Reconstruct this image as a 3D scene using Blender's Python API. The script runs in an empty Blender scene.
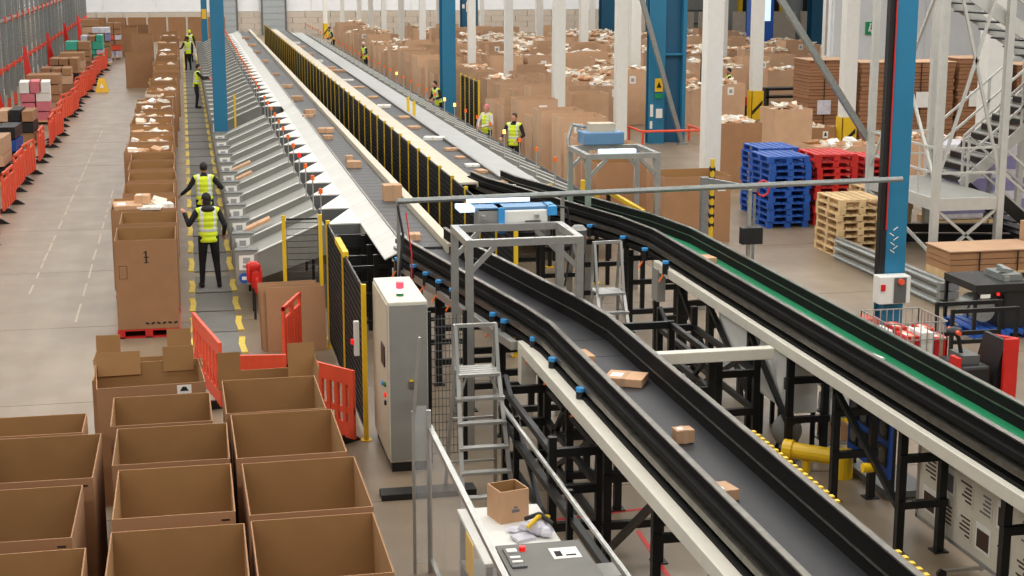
import bpy, bmesh, math, random
from mathutils import Vector, Matrix, Euler
random.seed(7)
SC = bpy.context.scene
COL = SC.collection
# ---------------------------------------------------------------- camera
CAM_H, FPX = 6.1, 1570.0
PITCH = math.atan(332 / FPX)
YAW = math.atan(332 * math.cos(PITCH) / FPX)
cd = bpy.data.cameras.new('camera'); cam = bpy.data.objects.new('camera', cd); COL.objects.link(cam)
cam.location = (0, 0, CAM_H); cam.rotation_euler = (math.pi/2 - PITCH, 0, -YAW)
cd.sensor_width = 36; cd.lens = FPX/1024*36; cd.clip_end = 500; cd.clip_start = .1
SC.camera = cam
# ---------------------------------------------------------------- world and lamps
w = bpy.data.worlds.new('world'); SC.world = w; w.use_nodes = True
bg = w.node_tree.nodes['Background']; bg.inputs[0].default_value = (1.0, .97, .93, 1); bg.inputs[1].default_value = .34
def lamp(x, y, z, sx, sy, power):
    l = bpy.data.lights.new('ceiling_lamp', 'AREA'); l.shape = 'RECTANGLE'; l.size = sx; l.size_y = sy
    l.energy = power; l.color = (1, .97, .92)
    o = bpy.data.objects.new('ceiling_lamp', l); COL.objects.link(o); o.location = (x, y, z)
for ly in (6, 16, 26, 36, 48, 60, 74, 90, 108):
    lamp(-6, ly, 11, 10, .5, 620); lamp(7, ly+3, 11, 12, .5, 700); lamp(22, ly, 11, 14, .5, 800)
for lx in (-8, 6, 20, 34): lamp(lx, 119, 11, 12, .5, 1100)  # extra stronger row, added to brighten the back wall
SC.view_settings.view_transform = 'Standard'; SC.view_settings.look = 'None'
SC.view_settings.gamma = 1; SC.view_settings.use_curve_mapping = False; SC.view_settings.exposure = 0.08
# ---------------------------------------------------------------- materials
def lin(c): return tuple(((v/255)/12.92 if v/255 <= .04045 else ((v/255+.055)/1.055)**2.4) for v in c)
def mat(name, c, rough=.6, metal=0., var=.08, scale=6., rnd=0., emit=0., alpha=1., bump=0., stretch=None, trans=0.):
    m = bpy.data.materials.new(name); m.use_nodes = True
    nt = m.node_tree; b = nt.nodes['Principled BSDF']; L = nt.links
    col = lin(c)
    b.inputs['Roughness'].default_value = rough; b.inputs['Metallic'].default_value = metal
    tc = nt.nodes.new('ShaderNodeTexCoord'); mp = nt.nodes.new('ShaderNodeMapping')
    L.new(tc.outputs['Object'], mp.inputs[0])
    if stretch: mp.inputs['Scale'].default_value = stretch
    nz = nt.nodes.new('ShaderNodeTexNoise'); nz.inputs['Scale'].default_value = scale; nz.inputs['Detail'].default_value = 5
    L.new(mp.outputs[0], nz.inputs['Vector'])
    mr = nt.nodes.new('ShaderNodeMapRange'); mr.inputs[1].default_value = .3; mr.inputs[2].default_value = .7
    mr.inputs[3].default_value = 1-var; mr.inputs[4].default_value = 1+var
    L.new(nz.outputs['Fac'], mr.inputs[0])
    fac = mr.outputs[0]
    if rnd:
        oi = nt.nodes.new('ShaderNodeObjectInfo'); m2 = nt.nodes.new('ShaderNodeMapRange')
        m2.inputs[3].default_value = 1-rnd; m2.inputs[4].default_value = 1+rnd
        L.new(oi.outputs['Random'], m2.inputs[0])
        mm = nt.nodes.new('ShaderNodeMath'); mm.operation = 'MULTIPLY'; L.new(fac, mm.inputs[0]); L.new(m2.outputs[0], mm.inputs[1]); fac = mm.outputs[0]
    vm = nt.nodes.new('ShaderNodeVectorMath'); vm.operation = 'SCALE'; vm.inputs[0].default_value = col; L.new(fac, vm.inputs['Scale'])
    L.new(vm.outputs[0], b.inputs['Base Color'])
    if emit: b.inputs['Emission Color'].default_value = (*col, 1); b.inputs['Emission Strength'].default_value = emit
    if alpha < 1: b.inputs['Alpha'].default_value = alpha
    if trans: b.inputs['Transmission Weight'].default_value = trans; b.inputs['IOR'].default_value = 1.1
    if bump:
        bp = nt.nodes.new('ShaderNodeBump'); bp.inputs['Strength'].default_value = bump; bp.inputs['Distance'].default_value = .02
        L.new(nz.outputs['Fac'], bp.inputs['Height']); L.new(bp.outputs[0], b.inputs['Normal'])
    return m
M = {}
M['card'] = mat('cardboard', (160, 119, 84), .85, var=.06, scale=3, rnd=.07)
M['card_in'] = mat('cardboard_inside', (156, 117, 73), .9, var=.06, scale=3, rnd=.05)
M['card_pale'] = mat('cardboard_pale', (194, 158, 126), .85, var=.06, scale=3, rnd=.13)
M['card_dark'] = mat('cardboard_bundled', (150, 106, 74), .85, var=.12, scale=8, rnd=.1, stretch=(.3, .3, 4))
M['parcel'] = mat('parcel_card', (196, 155, 119), .75, var=.06, scale=5, rnd=.12)
M['white'] = mat('white_paper', (232, 230, 224), .7, var=.03)
M['heap'] = mat('mixed_parcels', (226, 212, 190), .7, var=.12, scale=9)
M['black'] = mat('black_plastic', (24, 24, 25), .45, var=.15)
M['steelblk'] = mat('black_steel', (26, 27, 28), .4, .3, var=.2, scale=9)
M['ink'] = mat('ink', (28, 25, 24), .8, var=.05)
M['ink_grey'] = mat('grey_print', (110, 110, 112), .8, var=.1, scale=30)
M['belt'] = mat('belt_rubber', (62, 62, 63), .55, var=.1, scale=12)
M['belt_dk'] = mat('belt_dark_rubber', (36, 36, 40), .5, var=.12, scale=5)
M['green'] = mat('belt_green', (14, 128, 82), .5, var=.08)
M['wallsteel'] = mat('dark_guide_steel', (22, 21, 20), .75, 0., var=.15, scale=4, stretch=(1, .2, 1))
M['rail'] = mat('worn_rail_steel', (120, 116, 108), .35, .8, var=.2, scale=8)
M['wallsteel'].node_tree.nodes['Principled BSDF'].inputs['Specular IOR Level'].default_value = .15
M['roller'] = mat('roller_panel_grey', (168, 170, 168), .5, .2, var=.06, scale=3)
M['cream'] = mat('cream_painted_steel', (208, 204, 190), .45, var=.04)
M['apron'] = mat('beige_painted_sheet', (198, 187, 166), .5, var=.05, scale=2)
M['sheet'] = mat('galvanised_sheet', (210, 209, 203), .42, .3, var=.07, scale=2)
M['grey'] = mat('grey_painted_sheet', (150, 150, 144), .5, .2, var=.06, scale=3)
M['greyd'] = mat('dark_grey_sheet', (96, 97, 96), .5, .1, var=.08, scale=3)
M['alu'] = mat('aluminium', (180, 180, 176), .35, .65, var=.06, scale=10)
M['galv'] = mat('galvanised_steel', (150, 154, 152), .4, .6, var=.12, scale=14)
M['yellow'] = mat('yellow_paint', (226, 186, 30), .5, var=.06)
M['yelmark'] = mat('yellow_floor_tape', (222, 194, 84), .7, var=.15, scale=10)
M['orange'] = mat('orange_plastic', (228, 84, 54), .5, var=.07, rnd=.06)
M['amber'] = mat('amber_lens', (226, 104, 30), .35, var=.03, emit=.15)
M['amber_lit'] = mat('amber_lens_lit', (255, 190, 90), .35, var=.02, emit=2.5)
M['redlens'] = mat('red_lens', (225, 30, 26), .35, var=.03, emit=.6)
M['redlit'] = mat('red_lens_lit', (255, 40, 50), .35, var=.02, emit=5)
M['whitelit'] = mat('white_lens_lit', (255, 235, 225), .35, var=.02, emit=3)
M['greenlens'] = mat('green_lens', (30, 120, 70), .35, var=.03)
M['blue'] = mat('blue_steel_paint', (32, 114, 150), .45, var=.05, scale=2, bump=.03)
M['blued'] = mat('darker_blue_steel', (26, 88, 120), .5, var=.06, scale=2)
M['bluepl'] = mat('blue_plastic', (32, 84, 168), .5, var=.08, rnd=.1)
M['bluemot'] = mat('blue_motor_cap', (58, 150, 214), .4, var=.05)
M['redpl'] = mat('red_plastic', (196, 36, 32), .5, var=.08, rnd=.08)
M['wood'] = mat('pallet_wood', (206, 176, 130), .8, var=.12, scale=8, rnd=.1)
M['stair'] = mat('pale_grey_steel', (196, 196, 190), .45, .2, var=.05)
M['whitep'] = mat('white_painted_steel', (226, 226, 220), .5, var=.03)
M['wallw'] = mat('white_wall_sheet', (224, 226, 228), .6, var=.03, scale=1)
M['brick'] = mat('pale_concrete_block', (186, 174, 160), .85, var=.06, scale=4, rnd=.04)
M['door'] = mat('roller_door', (160, 166, 168), .5, .2, var=.04)
M['lime'] = mat('hi_vis_fabric', (214, 232, 44), .8, var=.08, scale=7)
M['refl'] = mat('reflective_tape', (214, 218, 214), .4, var=.04)
M['cloth'] = mat('dark_clothing', (26, 26, 30), .85, var=.2, scale=8)
M['cloth_w'] = mat('white_clothing', (214, 206, 202), .85, var=.08, scale=8)
M['skin'] = mat('skin', (190, 138, 112), .6, var=.05)
M['hair'] = mat('dark_hair', (22, 18, 16), .7, var=.2, scale=20)
M['hairb'] = mat('brown_hair', (70, 48, 36), .7, var=.2, scale=20)
M['tray'] = mat('chute_tray_steel', (138, 138, 131), .5, .2, var=.06, scale=3)
M['faint'] = mat('faint_print', (158, 156, 154), .8, var=.1, scale=30)
M['mat'] = mat('grey_rubber_mat', (116, 115, 110), .75, var=.08, scale=3)
M['red'] = mat('red_paint', (206, 36, 28), .4, var=.06)
M['robot'] = mat('yellow_robot_paint', (240, 194, 28), .4, var=.04)
M['signy'] = mat('yellow_sign', (236, 190, 40), .6, var=.03)
M['signg'] = mat('green_sign', (20, 140, 84), .6, var=.03)
M['navy'] = mat('navy_board', (26, 72, 150), .5, var=.05)
M['board'] = mat('ivory_board', (212, 206, 190), .6, var=.03)
M['glass'] = mat('clear_acrylic', (235, 240, 240), .08, var=.01, alpha=.16)
M['hat'] = mat('pink_cap', (214, 120, 130), .8, var=.05)
M['purple'] = mat('violet_wrap', (136, 130, 172), .4, var=.15, scale=6)
M['teal'] = mat('teal_tote', (60, 176, 150), .5, var=.05)
M['lightbar'] = mat('scanner_light', (205, 228, 255), .4, var=.01, emit=.9)
M['film'] = mat('white_film_wrap', (206, 204, 214), .3, var=.2, scale=5)
M['bluegrey'] = mat('blue_grey_casing', (98, 138, 176), .45, var=.05)
M['pink'] = mat('pink_sleeve', (240, 60, 120), .6, var=.04)
def floor_mat():
    m = mat('concrete_floor', (131, 115, 95), .38, var=.10, scale=.9, bump=.015)
    nt = m.node_tree; L = nt.links; b = nt.nodes['Principled BSDF']
    src = b.inputs['Base Color'].links[0].from_socket
    tc = nt.nodes.new('ShaderNodeTexCoord'); mp = nt.nodes.new('ShaderNodeMapping'); mp.inputs['Scale'].default_value = (1.2, .12, 1)
    L.new(tc.outputs['Object'], mp.inputs[0])
    n = nt.nodes.new('ShaderNodeTexNoise'); n.inputs['Scale'].default_value = 2.2; n.inputs['Detail'].default_value = 6; L.new(mp.outputs[0], n.inputs[0])
    r = nt.nodes.new('ShaderNodeMapRange'); r.inputs[1].default_value = .35; r.inputs[2].default_value = .65; r.inputs[3].default_value = .92; r.inputs[4].default_value = 1.06
    L.new(n.outputs['Fac'], r.inputs[0])
    v = nt.nodes.new('ShaderNodeVectorMath'); v.operation = 'SCALE'; L.new(src, v.inputs[0]); L.new(r.outputs[0], v.inputs['Scale'])
    L.new(v.outputs[0], b.inputs['Base Color'])
    n2 = nt.nodes.new('ShaderNodeTexNoise'); n2.inputs['Scale'].default_value = 1.4; L.new(tc.outputs['Object'], n2.inputs[0])
    r2 = nt.nodes.new('ShaderNodeMapRange'); r2.inputs[3].default_value = .3; r2.inputs[4].default_value = .5; L.new(n2.outputs['Fac'], r2.inputs[0])
    L.new(r2.outputs[0], b.inputs['Roughness'])
    return m
M['floor'] = floor_mat()
# ---------------------------------------------------------------- mesh builder
class MB:
    def __init__(s, t=None):
        s.v = []; s.f = []; s.mi = []; s.o = Vector(t.location) if t is not None else Vector((0, 0, 0))
    def _add(s, vs, fs, mi=0):
        b = len(s.v); s.v += [Vector(v) - s.o for v in vs]; s.f += [tuple(b+i for i in f) for f in fs]; s.mi += [mi]*len(fs); return s
    def hexa(s, p, mi=0):
        return s._add(p, [(0, 3, 2, 1), (4, 5, 6, 7), (0, 1, 5, 4), (1, 2, 6, 5), (2, 3, 7, 6), (3, 0, 4, 7)], mi)
    def box(s, x0, x1, y0, y1, z0, z1, mi=0):
        return s.hexa([(x0, y0, z0), (x1, y0, z0), (x1, y1, z0), (x0, y1, z0), (x0, y0, z1), (x1, y0, z1), (x1, y1, z1), (x0, y1, z1)], mi)
    def obox(s, c, sz, rot=(0, 0, 0), mi=0):
        R = Euler(rot).to_matrix(); c = Vector(c); x, y, z = [k/2 for k in sz]
        return s.hexa([c + R @ Vector(q) for q in ((-x, -y, -z), (x, -y, -z), (x, y, -z), (-x, y, -z), (-x, -y, z), (x, -y, z), (x, y, z), (-x, y, z))], mi)
    def bar(s, p0, p1, w, h=None, mi=0):
        h = h or w; p0 = Vector(p0); p1 = Vector(p1); d = (p1-p0).normalized()
        a = Vector((0, 0, 1)) if abs(d.z) < .95 else Vector((0, 1, 0))
        sx = d.cross(a).normalized()*w/2; sy = sx.cross(d).normalized()*h/2
        return s.hexa([p0-sx-sy, p0+sx-sy, p0+sx+sy, p0-sx+sy, p1-sx-sy, p1+sx-sy, p1+sx+sy, p1-sx+sy], mi)
    def cyl(s, p0, p1, r0, r1=None, n=10, mi=0):
        r1 = r0 if r1 is None else r1; p0 = Vector(p0); p1 = Vector(p1); d = (p1-p0).normalized()
        a = Vector((0, 0, 1)) if abs(d.z) < .95 else Vector((0, 1, 0))
        u = d.cross(a).normalized(); w_ = d.cross(u)
        vs = []
        for p, r in ((p0, r0), (p1, r1)):
            for i in range(n):
                t = 2*math.pi*i/n; vs.append(p + u*math.cos(t)*r + w_*math.sin(t)*r)
        fs = [(i, (i+1) % n, n+(i+1) % n, n+i) for i in range(n)] + [tuple(range(n-1, -1, -1)), tuple(range(n, 2*n))]
        return s._add(vs, fs, mi)
    def tube(s, pts, r, n=8, mi=0):
        for a, b in zip(pts[:-1], pts[1:]): s.cyl(a, b, r, n=n, mi=mi)
        return s
    def ell(s, c, r, n=10, m=6, mi=0, rot=None):
        c = Vector(c); R = rot or Matrix.Identity(3); vs = []; fs = []
        for j in range(1, m):
            for i in range(n):
                ph = math.pi*j/m; t = 2*math.pi*i/n
                vs.append(c + R @ Vector((r[0]*math.sin(ph)*math.cos(t), r[1]*math.sin(ph)*math.sin(t), r[2]*math.cos(ph))))
        top = len(vs); vs.append(c + R @ Vector((0, 0, r[2]))); vs.append(c - R @ Vector((0, 0, r[2])))
        for j in range(m-2):
            for i in range(n):
                a = j*n+i; b = j*n+(i+1) % n; fs.append((a, a+n, b+n, b))
        for i in range(n):
            fs.append((top, i, (i+1) % n)); fs.append((top+1, (m-2)*n+(i+1) % n, (m-2)*n+i))
        return s._add(vs, fs, mi)
    def prism(s, pts, d, mi=0):
        pts = [Vector(p) for p in pts]; d = Vector(d); n = len(pts)
        return s._add(pts+[p+d for p in pts], [tuple(range(n-1, -1, -1)), tuple(range(n, 2*n))]+[(i, (i+1) % n, n+(i+1) % n, n+i) for i in range(n)], mi)
    def sweep(s, prof, path, mi=0):
        # prof: closed list of (lateral, height); path: list of (x, y, z)
        P_ = [Vector(p) for p in path]; rings = []
        for i, p in enumerate(P_):
            d0 = (P_[i]-P_[i-1]) if i else (P_[1]-P_[0]); d1 = (P_[i+1]-P_[i]) if i < len(P_)-1 else d0
            d0 = Vector((d0.x, d0.y, 0)).normalized(); d1 = Vector((d1.x, d1.y, 0)).normalized()
            t = (d0+d1).normalized(); nrm = Vector((t.y, -t.x, 0)); k = 1/max(.3, t.dot(d1))
            rings.append([p + nrm*a*k + Vector((0, 0, z)) for a, z in prof])
        n = len(prof); vs = [v for r in rings for v in r]; fs = []
        for i in range(len(P_)-1):
            for j in range(n): fs.append((i*n+j, i*n+(j+1) % n, (i+1)*n+(j+1) % n, (i+1)*n+j))
        fs += [tuple(range(n-1, -1, -1)), tuple(range((len(P_)-1)*n, len(P_)*n))]
        return s._add(vs, fs, mi)
    def mesh(s, name, mats, smooth=False):
        me = bpy.data.meshes.new(name); me.from_pydata(s.v, [], s.f); 
        if not isinstance(mats, (list, tuple)): mats = [mats]
        for m in mats: me.materials.append(M[m] if isinstance(m, str) else m)
        me.polygons.foreach_set('material_index', s.mi)
        bm = bmesh.new(); bm.from_mesh(me); bmesh.ops.recalc_face_normals(bm, faces=bm.faces); bm.to_mesh(me); bm.free()
        if smooth: me.polygons.foreach_set('use_smooth', [True]*len(me.polygons))
        me.update(); return me
    def build(s, name, mats, parent=None, smooth=False, bevel=0):
        o = link(name, s.mesh(name, mats, smooth), parent)
        if bevel:
            b = o.modifiers.new('bevel', 'BEVEL'); b.width = bevel; b.segments = 2; b.limit_method = 'ANGLE'
        return o
def link(name, me, parent=None, loc=(0, 0, 0), rot=(0, 0, 0)):
    o = bpy.data.objects.new(name, me); COL.objects.link(o); o.parent = parent; o.location = loc; o.rotation_euler = rot; return o
def tag(o, label=None, cat=None, group=None, kind=None):
    if label: o['label'] = label
    if cat: o['category'] = cat
    if group: o['group'] = group
    if kind: o['kind'] = kind
    return o
def thing(name, label, cat, loc=(0, 0, 0), rz=0, group=None):
    o = link(name, None, None, loc, (0, 0, rz)); o.empty_display_size = .1; return tag(o, label, cat, group)
def kids(o): return [c for c in o.children]
def copy_tree(o, loc=None, rz=None, label=None, parent=None, group=None):
    c = o.copy(); COL.objects.link(c); c.parent = parent
    if loc is not None: c.location = loc
    if rz is not None: c.rotation_euler = (0, 0, rz)
    if label: c['label'] = label
    if group: c['group'] = group
    for ch in kids(o): copy_tree(ch, parent=c)
    return c
def struct(o): o['kind'] = 'structure'; return o
ORDW = ['first', 'second', 'third', 'fourth', 'fifth', 'sixth', 'seventh', 'eighth', 'ninth', 'tenth', 'eleventh', 'twelfth']
def nth(i): 
    if i < 12: return ORDW[i]
    n = i+1; return '%d%s' % (n, 'th' if 10 <= n % 100 <= 20 else {1: 'st', 2: 'nd', 3: 'rd'}.get(n % 10, 'th'))
_fw = Vector((math.sin(YAW)*math.cos(PITCH), math.cos(YAW)*math.cos(PITCH), -math.sin(PITCH)))
_rt = Vector((math.cos(YAW), -math.sin(YAW), 0)); _up = _rt.cross(_fw)
def at(px, py, z=0):     # pixel of the photograph -> point on the horizontal plane at height z
    d = _fw*FPX + _rt*(px-512) + _up*(288-py); t = (z-CAM_H)/d.z
    return Vector((0, 0, CAM_H)) + d*t
# ================================================================ the hall
Y_END = 127.0
fl = struct(MB().box(-22, 80, 2, Y_END, -.3, -.012).build('floor', 'greyd'))
slab_me = {}
ys = [2, 7, 12, 17, 21.9, 26.6, 31.5, 36.5, 42, 48, 54, 60, 67, 74, 82, 90, 99, 108, 118, Y_END]
xs = [-22, -9, -.35, 9.0, 17.5, 28, 42, 60, 80]
for i in range(len(xs)-1):
    for j in range(len(ys)-1):
        g = .008 if ys[j] < 40 else .012
        MB().box(xs[i]+g, xs[i+1]-g, ys[j]+g, ys[j+1]-g, -.05, 0).build('floor_slab', 'floor', fl)
# worn dashed lines and red/yellow tape on the aisle floor
def tape(name, pts, wd, m, label, group=None):
    o = MB()
    for a, b in pts:
        a = Vector((*a, 0)); b = Vector((*b, 0)); d = (b-a).normalized(); n = Vector((d.y, -d.x, 0))*wd/2
        o.prism([a-n+Vector((0, 0, .001)), a+n+Vector((0, 0, .001)), b+n+Vector((0, 0, .001)), b-n+Vector((0, 0, .001))], (0, 0, .003))
    return o.build(name, m, fl)
for xx, y0, y1 in ((-2.98, 29.5, 58), (-2.0, 27, 42)):
    y = y0
    while y < y1:
        l = random.uniform(.5, 1.6); tape('worn_line', [((xx+random.uniform(-.01, .01), y), (xx, y+l))], .035, 'brick', ''); y += l+random.uniform(.15, .9)
for (p, q) in (((3.5, 12.2), (7.0, 12.6)), ((3.6, 14.0), (6.9, 13.4)), ((4.4, 11.0), (4.6, 15.5)), ((3.7, 16.0), (6.6, 16.4))): tape('red_floor_line', [(p, q)], .05, 'redpl', '')
for (p, q) in (((5.3, 8.5), (5.5, 16)), ((3.7, 11.6), (5.5, 11.2))): tape('yellow_floor_line', [(p, q)], .06, 'yelmark', '')
# ---- back wall: block plinth, white cladding panels, blue columns, roller doors
bw = struct(MB().box(-22, 80, Y_END, Y_END+.4, 0, 14).build('wall_back', 'wallw'))
xx = -22
while xx < 60:
    MB().box(xx+.05, xx+3.95, Y_END-.06, Y_END, 1.85, 13).build('cladding_panel', 'wallw', bw); xx += 4
for r in range(4):
    xx = -21.5 - (r % 2)
    while xx < 62:
        MB().box(xx+.02, xx+1.98, Y_END-.25, Y_END, r*.45, r*.45+.44).build('wall_block', 'brick', bw); xx += 2
for n, (x0, x1, z1) in enumerate(((2.6, 4.1, 3.2), (6.2, 7.9, 3.3))):
    d = struct(MB().box(x0, x1, Y_END-.4, Y_END-.26, .0, z1).build('door_%d' % (n+1), 'door'))
    for k in range(6): MB().box(x0, x1, Y_END-.43, Y_END-.4, .2+k*.5, .66+k*.5).build('door_slat', 'door', d)
    MB().box(x0-.15, x0, Y_END-.45, Y_END-.26, 0, z1+.1).box(x1, x1+.15, Y_END-.45, Y_END-.26, 0, z1+.1).box(x0-.15, x1+.15, Y_END-.45, Y_END-.26, z1, z1+.2).build('door_frame', 'greyd', d)
lw = struct(MB().box(-22.4, -22, 2, Y_END, 0, 14).build('wall_left', 'wallw'))
# near-right white partition with the exit sign, dock wall behind
rw = struct(MB().box(25.5, 60, 60, 60.3, 0, 12).build('wall_right', 'wallw'))
for k in range(8): MB().box(25.6+k*4, 29.5+k*4, 59.94, 60, .3, 11.9).build('wall_panel', 'wallw', rw)
dk = struct(MB().box(30, 80, 100, 100.4, 0, 13).build('wall_dock', 'door'))
for k in range(9):
    x = 31.5+k*4.6
    d = struct(MB().box(x, x+2.6, 99.8, 100, 0, 5.2).build('door_%d' % (k+3), 'black' if k % 2 else 'greyd'))
    for j in range(6): MB().box(x+.05, x+2.55, 99.76, 99.8, .1+j*.85, .85+j*.85).build('door_panel', 'steelblk' if k % 2 else 'grey', d)
    MB().box(x-.25, x, 99.6, 100, 0, 5.5).box(x+2.6, x+2.85, 99.6, 100, 0, 5.5).build('door_frame', 'yellow' if k % 3 == 1 else 'steelblk', d)
t = thing('exit_sign', 'green and white running-man exit sign high on white partition wall', 'sign', (27.2, 59.9, 3.0))
MB(t).box(26.95, 27.45, 59.84, 59.93, 3.0, 3.5).build('sign_board', 'signg', t)
s_ = MB(t).box(26.3, 26.6, 59.84, 59.93, 3.05, 3.45)
s_.build('sign_wing', 'signg', t)
MB(t).obox((27.1, 59.83, 3.24), (.06, .02, .24), (0, .3, 0)).obox((27.18, 59.83, 3.12), (.06, .02, .18), (0, -.5, 0)).ell((27.14, 59.83, 3.41), (.04, .02, .04)).box(27.28, 27.4, 59.82, 59.84, 3.06, 3.42).build('pictogram', 'white', t)

# ---- blue I-section columns
def blue_column(px, X, Y, wd, dp, label, hz=13, m='blue', name='steel_column'):
    t = thing(name, label, 'column', (X, Y, 0))
    # web parallel to Y, flanges facing the camera
    MB(t).box(X-wd/2, X+wd/2, Y, Y+.03, 0, hz).build('flange', m, t)
    MB(t).box(X-wd/2, X+wd/2, Y+dp-.03, Y+dp, 0, hz).build('flange', m, t)
    MB(t).box(X-.012, X+.012, Y+.03, Y+dp-.03, 0, hz).build('web', m, t)
    MB(t).box(X-wd/2-.06, X+wd/2+.06, Y-.06, Y+dp+.06, 0, .03).build('base_plate', 'greyd', t)
    return t
c1 = blue_column(0, 1.0, 48.0, .4, .6, 'blue steel column beside chutes, nearest on the left side')
c1b = blue_column(0, 1.3, 100, .36, .5, 'slim blue column with a small amber sign far down the walkway')
MB(c1b).box(1.16, 1.44, 99.96, 99.99, 2.3, 2.9).build('warning_sign', 'signy', c1b)
c2 = blue_column(0, 9.62, 58, .5, .7, 'bright blue column rising behind the roller sorter in mid hall')
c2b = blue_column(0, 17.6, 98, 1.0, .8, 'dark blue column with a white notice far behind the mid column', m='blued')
MB(c2b).box(17.35, 17.95, 97.95, 97.99, 2.7, 3.3).box(17.1, 17.25, 97.95, 97.99, 2.9, 3.15).build('notice', 'white', c2b)
MB(c2b).box(17.42, 17.6, 97.93, 97.95, 2.8, 3.2).box(17.7, 17.88, 97.93, 97.95, 2.8, 3.2).build('notice_print', 'redpl', c2b)
# broad column with brace, sign and notices
c3 = thing('steel_column', 'broad blue double column with yellow warning sign and notices', 'column', (15.4, 50.2, 0))
MB(c3).box(14.95, 15.5, 50.0, 50.04, 0, 13).build('flange', 'blue', c3)
MB(c3).box(15.5, 16.1, 50.25, 50.28, 0, 13).build('web', 'blued', c3)  # web coloured a darker blue than its flanges
MB(c3).box(16.1, 16.22, 50.0, 50.4, 0, 13).build('flange', 'blue', c3)
MB(c3).box(14.95, 15.5, 50.3, 50.34, 0, 13).build('flange', 'blue', c3)
MB(c3).box(15.5, 16.1, 50.02, 50.25, 2.9, 2.96).build('stiffener', 'blue', c3)
MB(c3).box(15.15, 15.42, 49.96, 49.99, 1.72, 2.15).build('warning_sign', 'signy', c3)
MB(c3).prism([(15.2, 49.955, 1.85), (15.37, 49.955, 1.85), (15.285, 49.955, 2.05)], (0, -.005, 0)).build('sign_symbol', 'ink', c3)
MB(c3).box(15.15, 15.42, 49.96, 49.99, 1.5, 1.65).build('small_sign', 'signg', c3)
MB(c3).box(15.2, 15.42, 49.96, 49.99, .85, 1.15).box(15.0, 15.1, 49.96, 49.99, .9, 1.3).box(15.0, 15.08, 49.96, 49.99, .5, .75).build('notice', 'white', c3)
br = thing('diagonal_brace', 'grey diagonal steel brace leaning across the broad blue column', 'brace', (15.9, 49.6, 0))
MB(br).bar((16.0, 49.6, 0.05), (14.4, 49.6, 5.2), .14).build('tube', 'galv', br); MB(br).box(15.85, 16.15, 49.45, 49.75, 0, .06).build('foot_plate', 'galv', br)
rg = thing('column_guard', 'low orange guard rail ring around foot of broad blue column', 'guard rail', (15.4, 49.4, 0))
MB(rg).tube([(14.6, 49.2, .5), (16.5, 49.2, .5), (16.6, 49.3, .5), (16.6, 50.8, .5)], .04).tube([(14.6, 49.2, .5), (14.5, 49.3, .5), (14.5, 50.8, .5)], .04).build('hoop', 'orange', rg)
for (x, y) in ((14.55, 49.25), (16.55, 49.25), (16.6, 50.7), (14.5, 50.7)): MB(rg).cyl((x, y, 0), (x, y, .5), .04).build('post', 'orange', rg)
# near column with control box and cables
CX, CY = 10.76, 22.6
c4 = thing('steel_column', 'near blue column with control box and cables, beside the green-belt conveyor', 'column', (CX, CY, 0))
MB(c4).box(CX-.08, CX+.26, CY, CY+.02, 0, 13).build('flange', 'blue', c4)
MB(c4).box(CX+.04, CX+.06, CY+.02, CY+.44, 0, 13).build('web', 'blued', c4)  # web given the darker blue, flanges the lighter one
MB(c4).box(CX-.02, CX+.26, CY+.44, CY+.46, 0, 13).build('flange', 'blue', c4)
MB(c4).box(CX-.19, CX-.09, CY+.0, CY+.14, 0.9, 13).build('cable_trunking', 'black', c4)
MB(c4).cyl((CX-.1, CY-.02, 1.9), (CX-.1, CY-.02, 13), .012).build('red_cable', 'red', c4)
MB(c4).cyl((CX-.19, CY-.02, 1.0), (CX-.19, CY-.02, 13), .022).build('black_cable', 'black', c4)
cb = MB(c4).box(CX-.28, CX+.24, CY-.28, CY-.03, .76, 1.2).build('control_box', 'whitep', c4, bevel=.01)
MB(c4).box(CX-.04, CX+.16, CY-.3, CY-.28, .78, 1.18).build('switch_panel', 'greyd', cb)
MB(c4).cyl((CX+.06, CY-.34, 1.12), (CX+.06, CY-.3, 1.12), .05).build('red_switch', 'orange', cb)
MB(c4).box(CX-.26, CX-.19, CY-.3, CY-.28, .98, 1.08).build('red_switch', 'red', cb)
sg = MB(c4)
for k, (dx, dz) in enumerate(((0, 0), (.05, .06), (0, .12), (.05, .2), (-.02, .27), (.04, .36))): sg.obox((CX+.03+dx, CY-.004, 1.55+dz), (.09, .004, .014), (0, .6*(-1)**k, 0))
sg.build('chalk_marks', 'white', c4)
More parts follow.
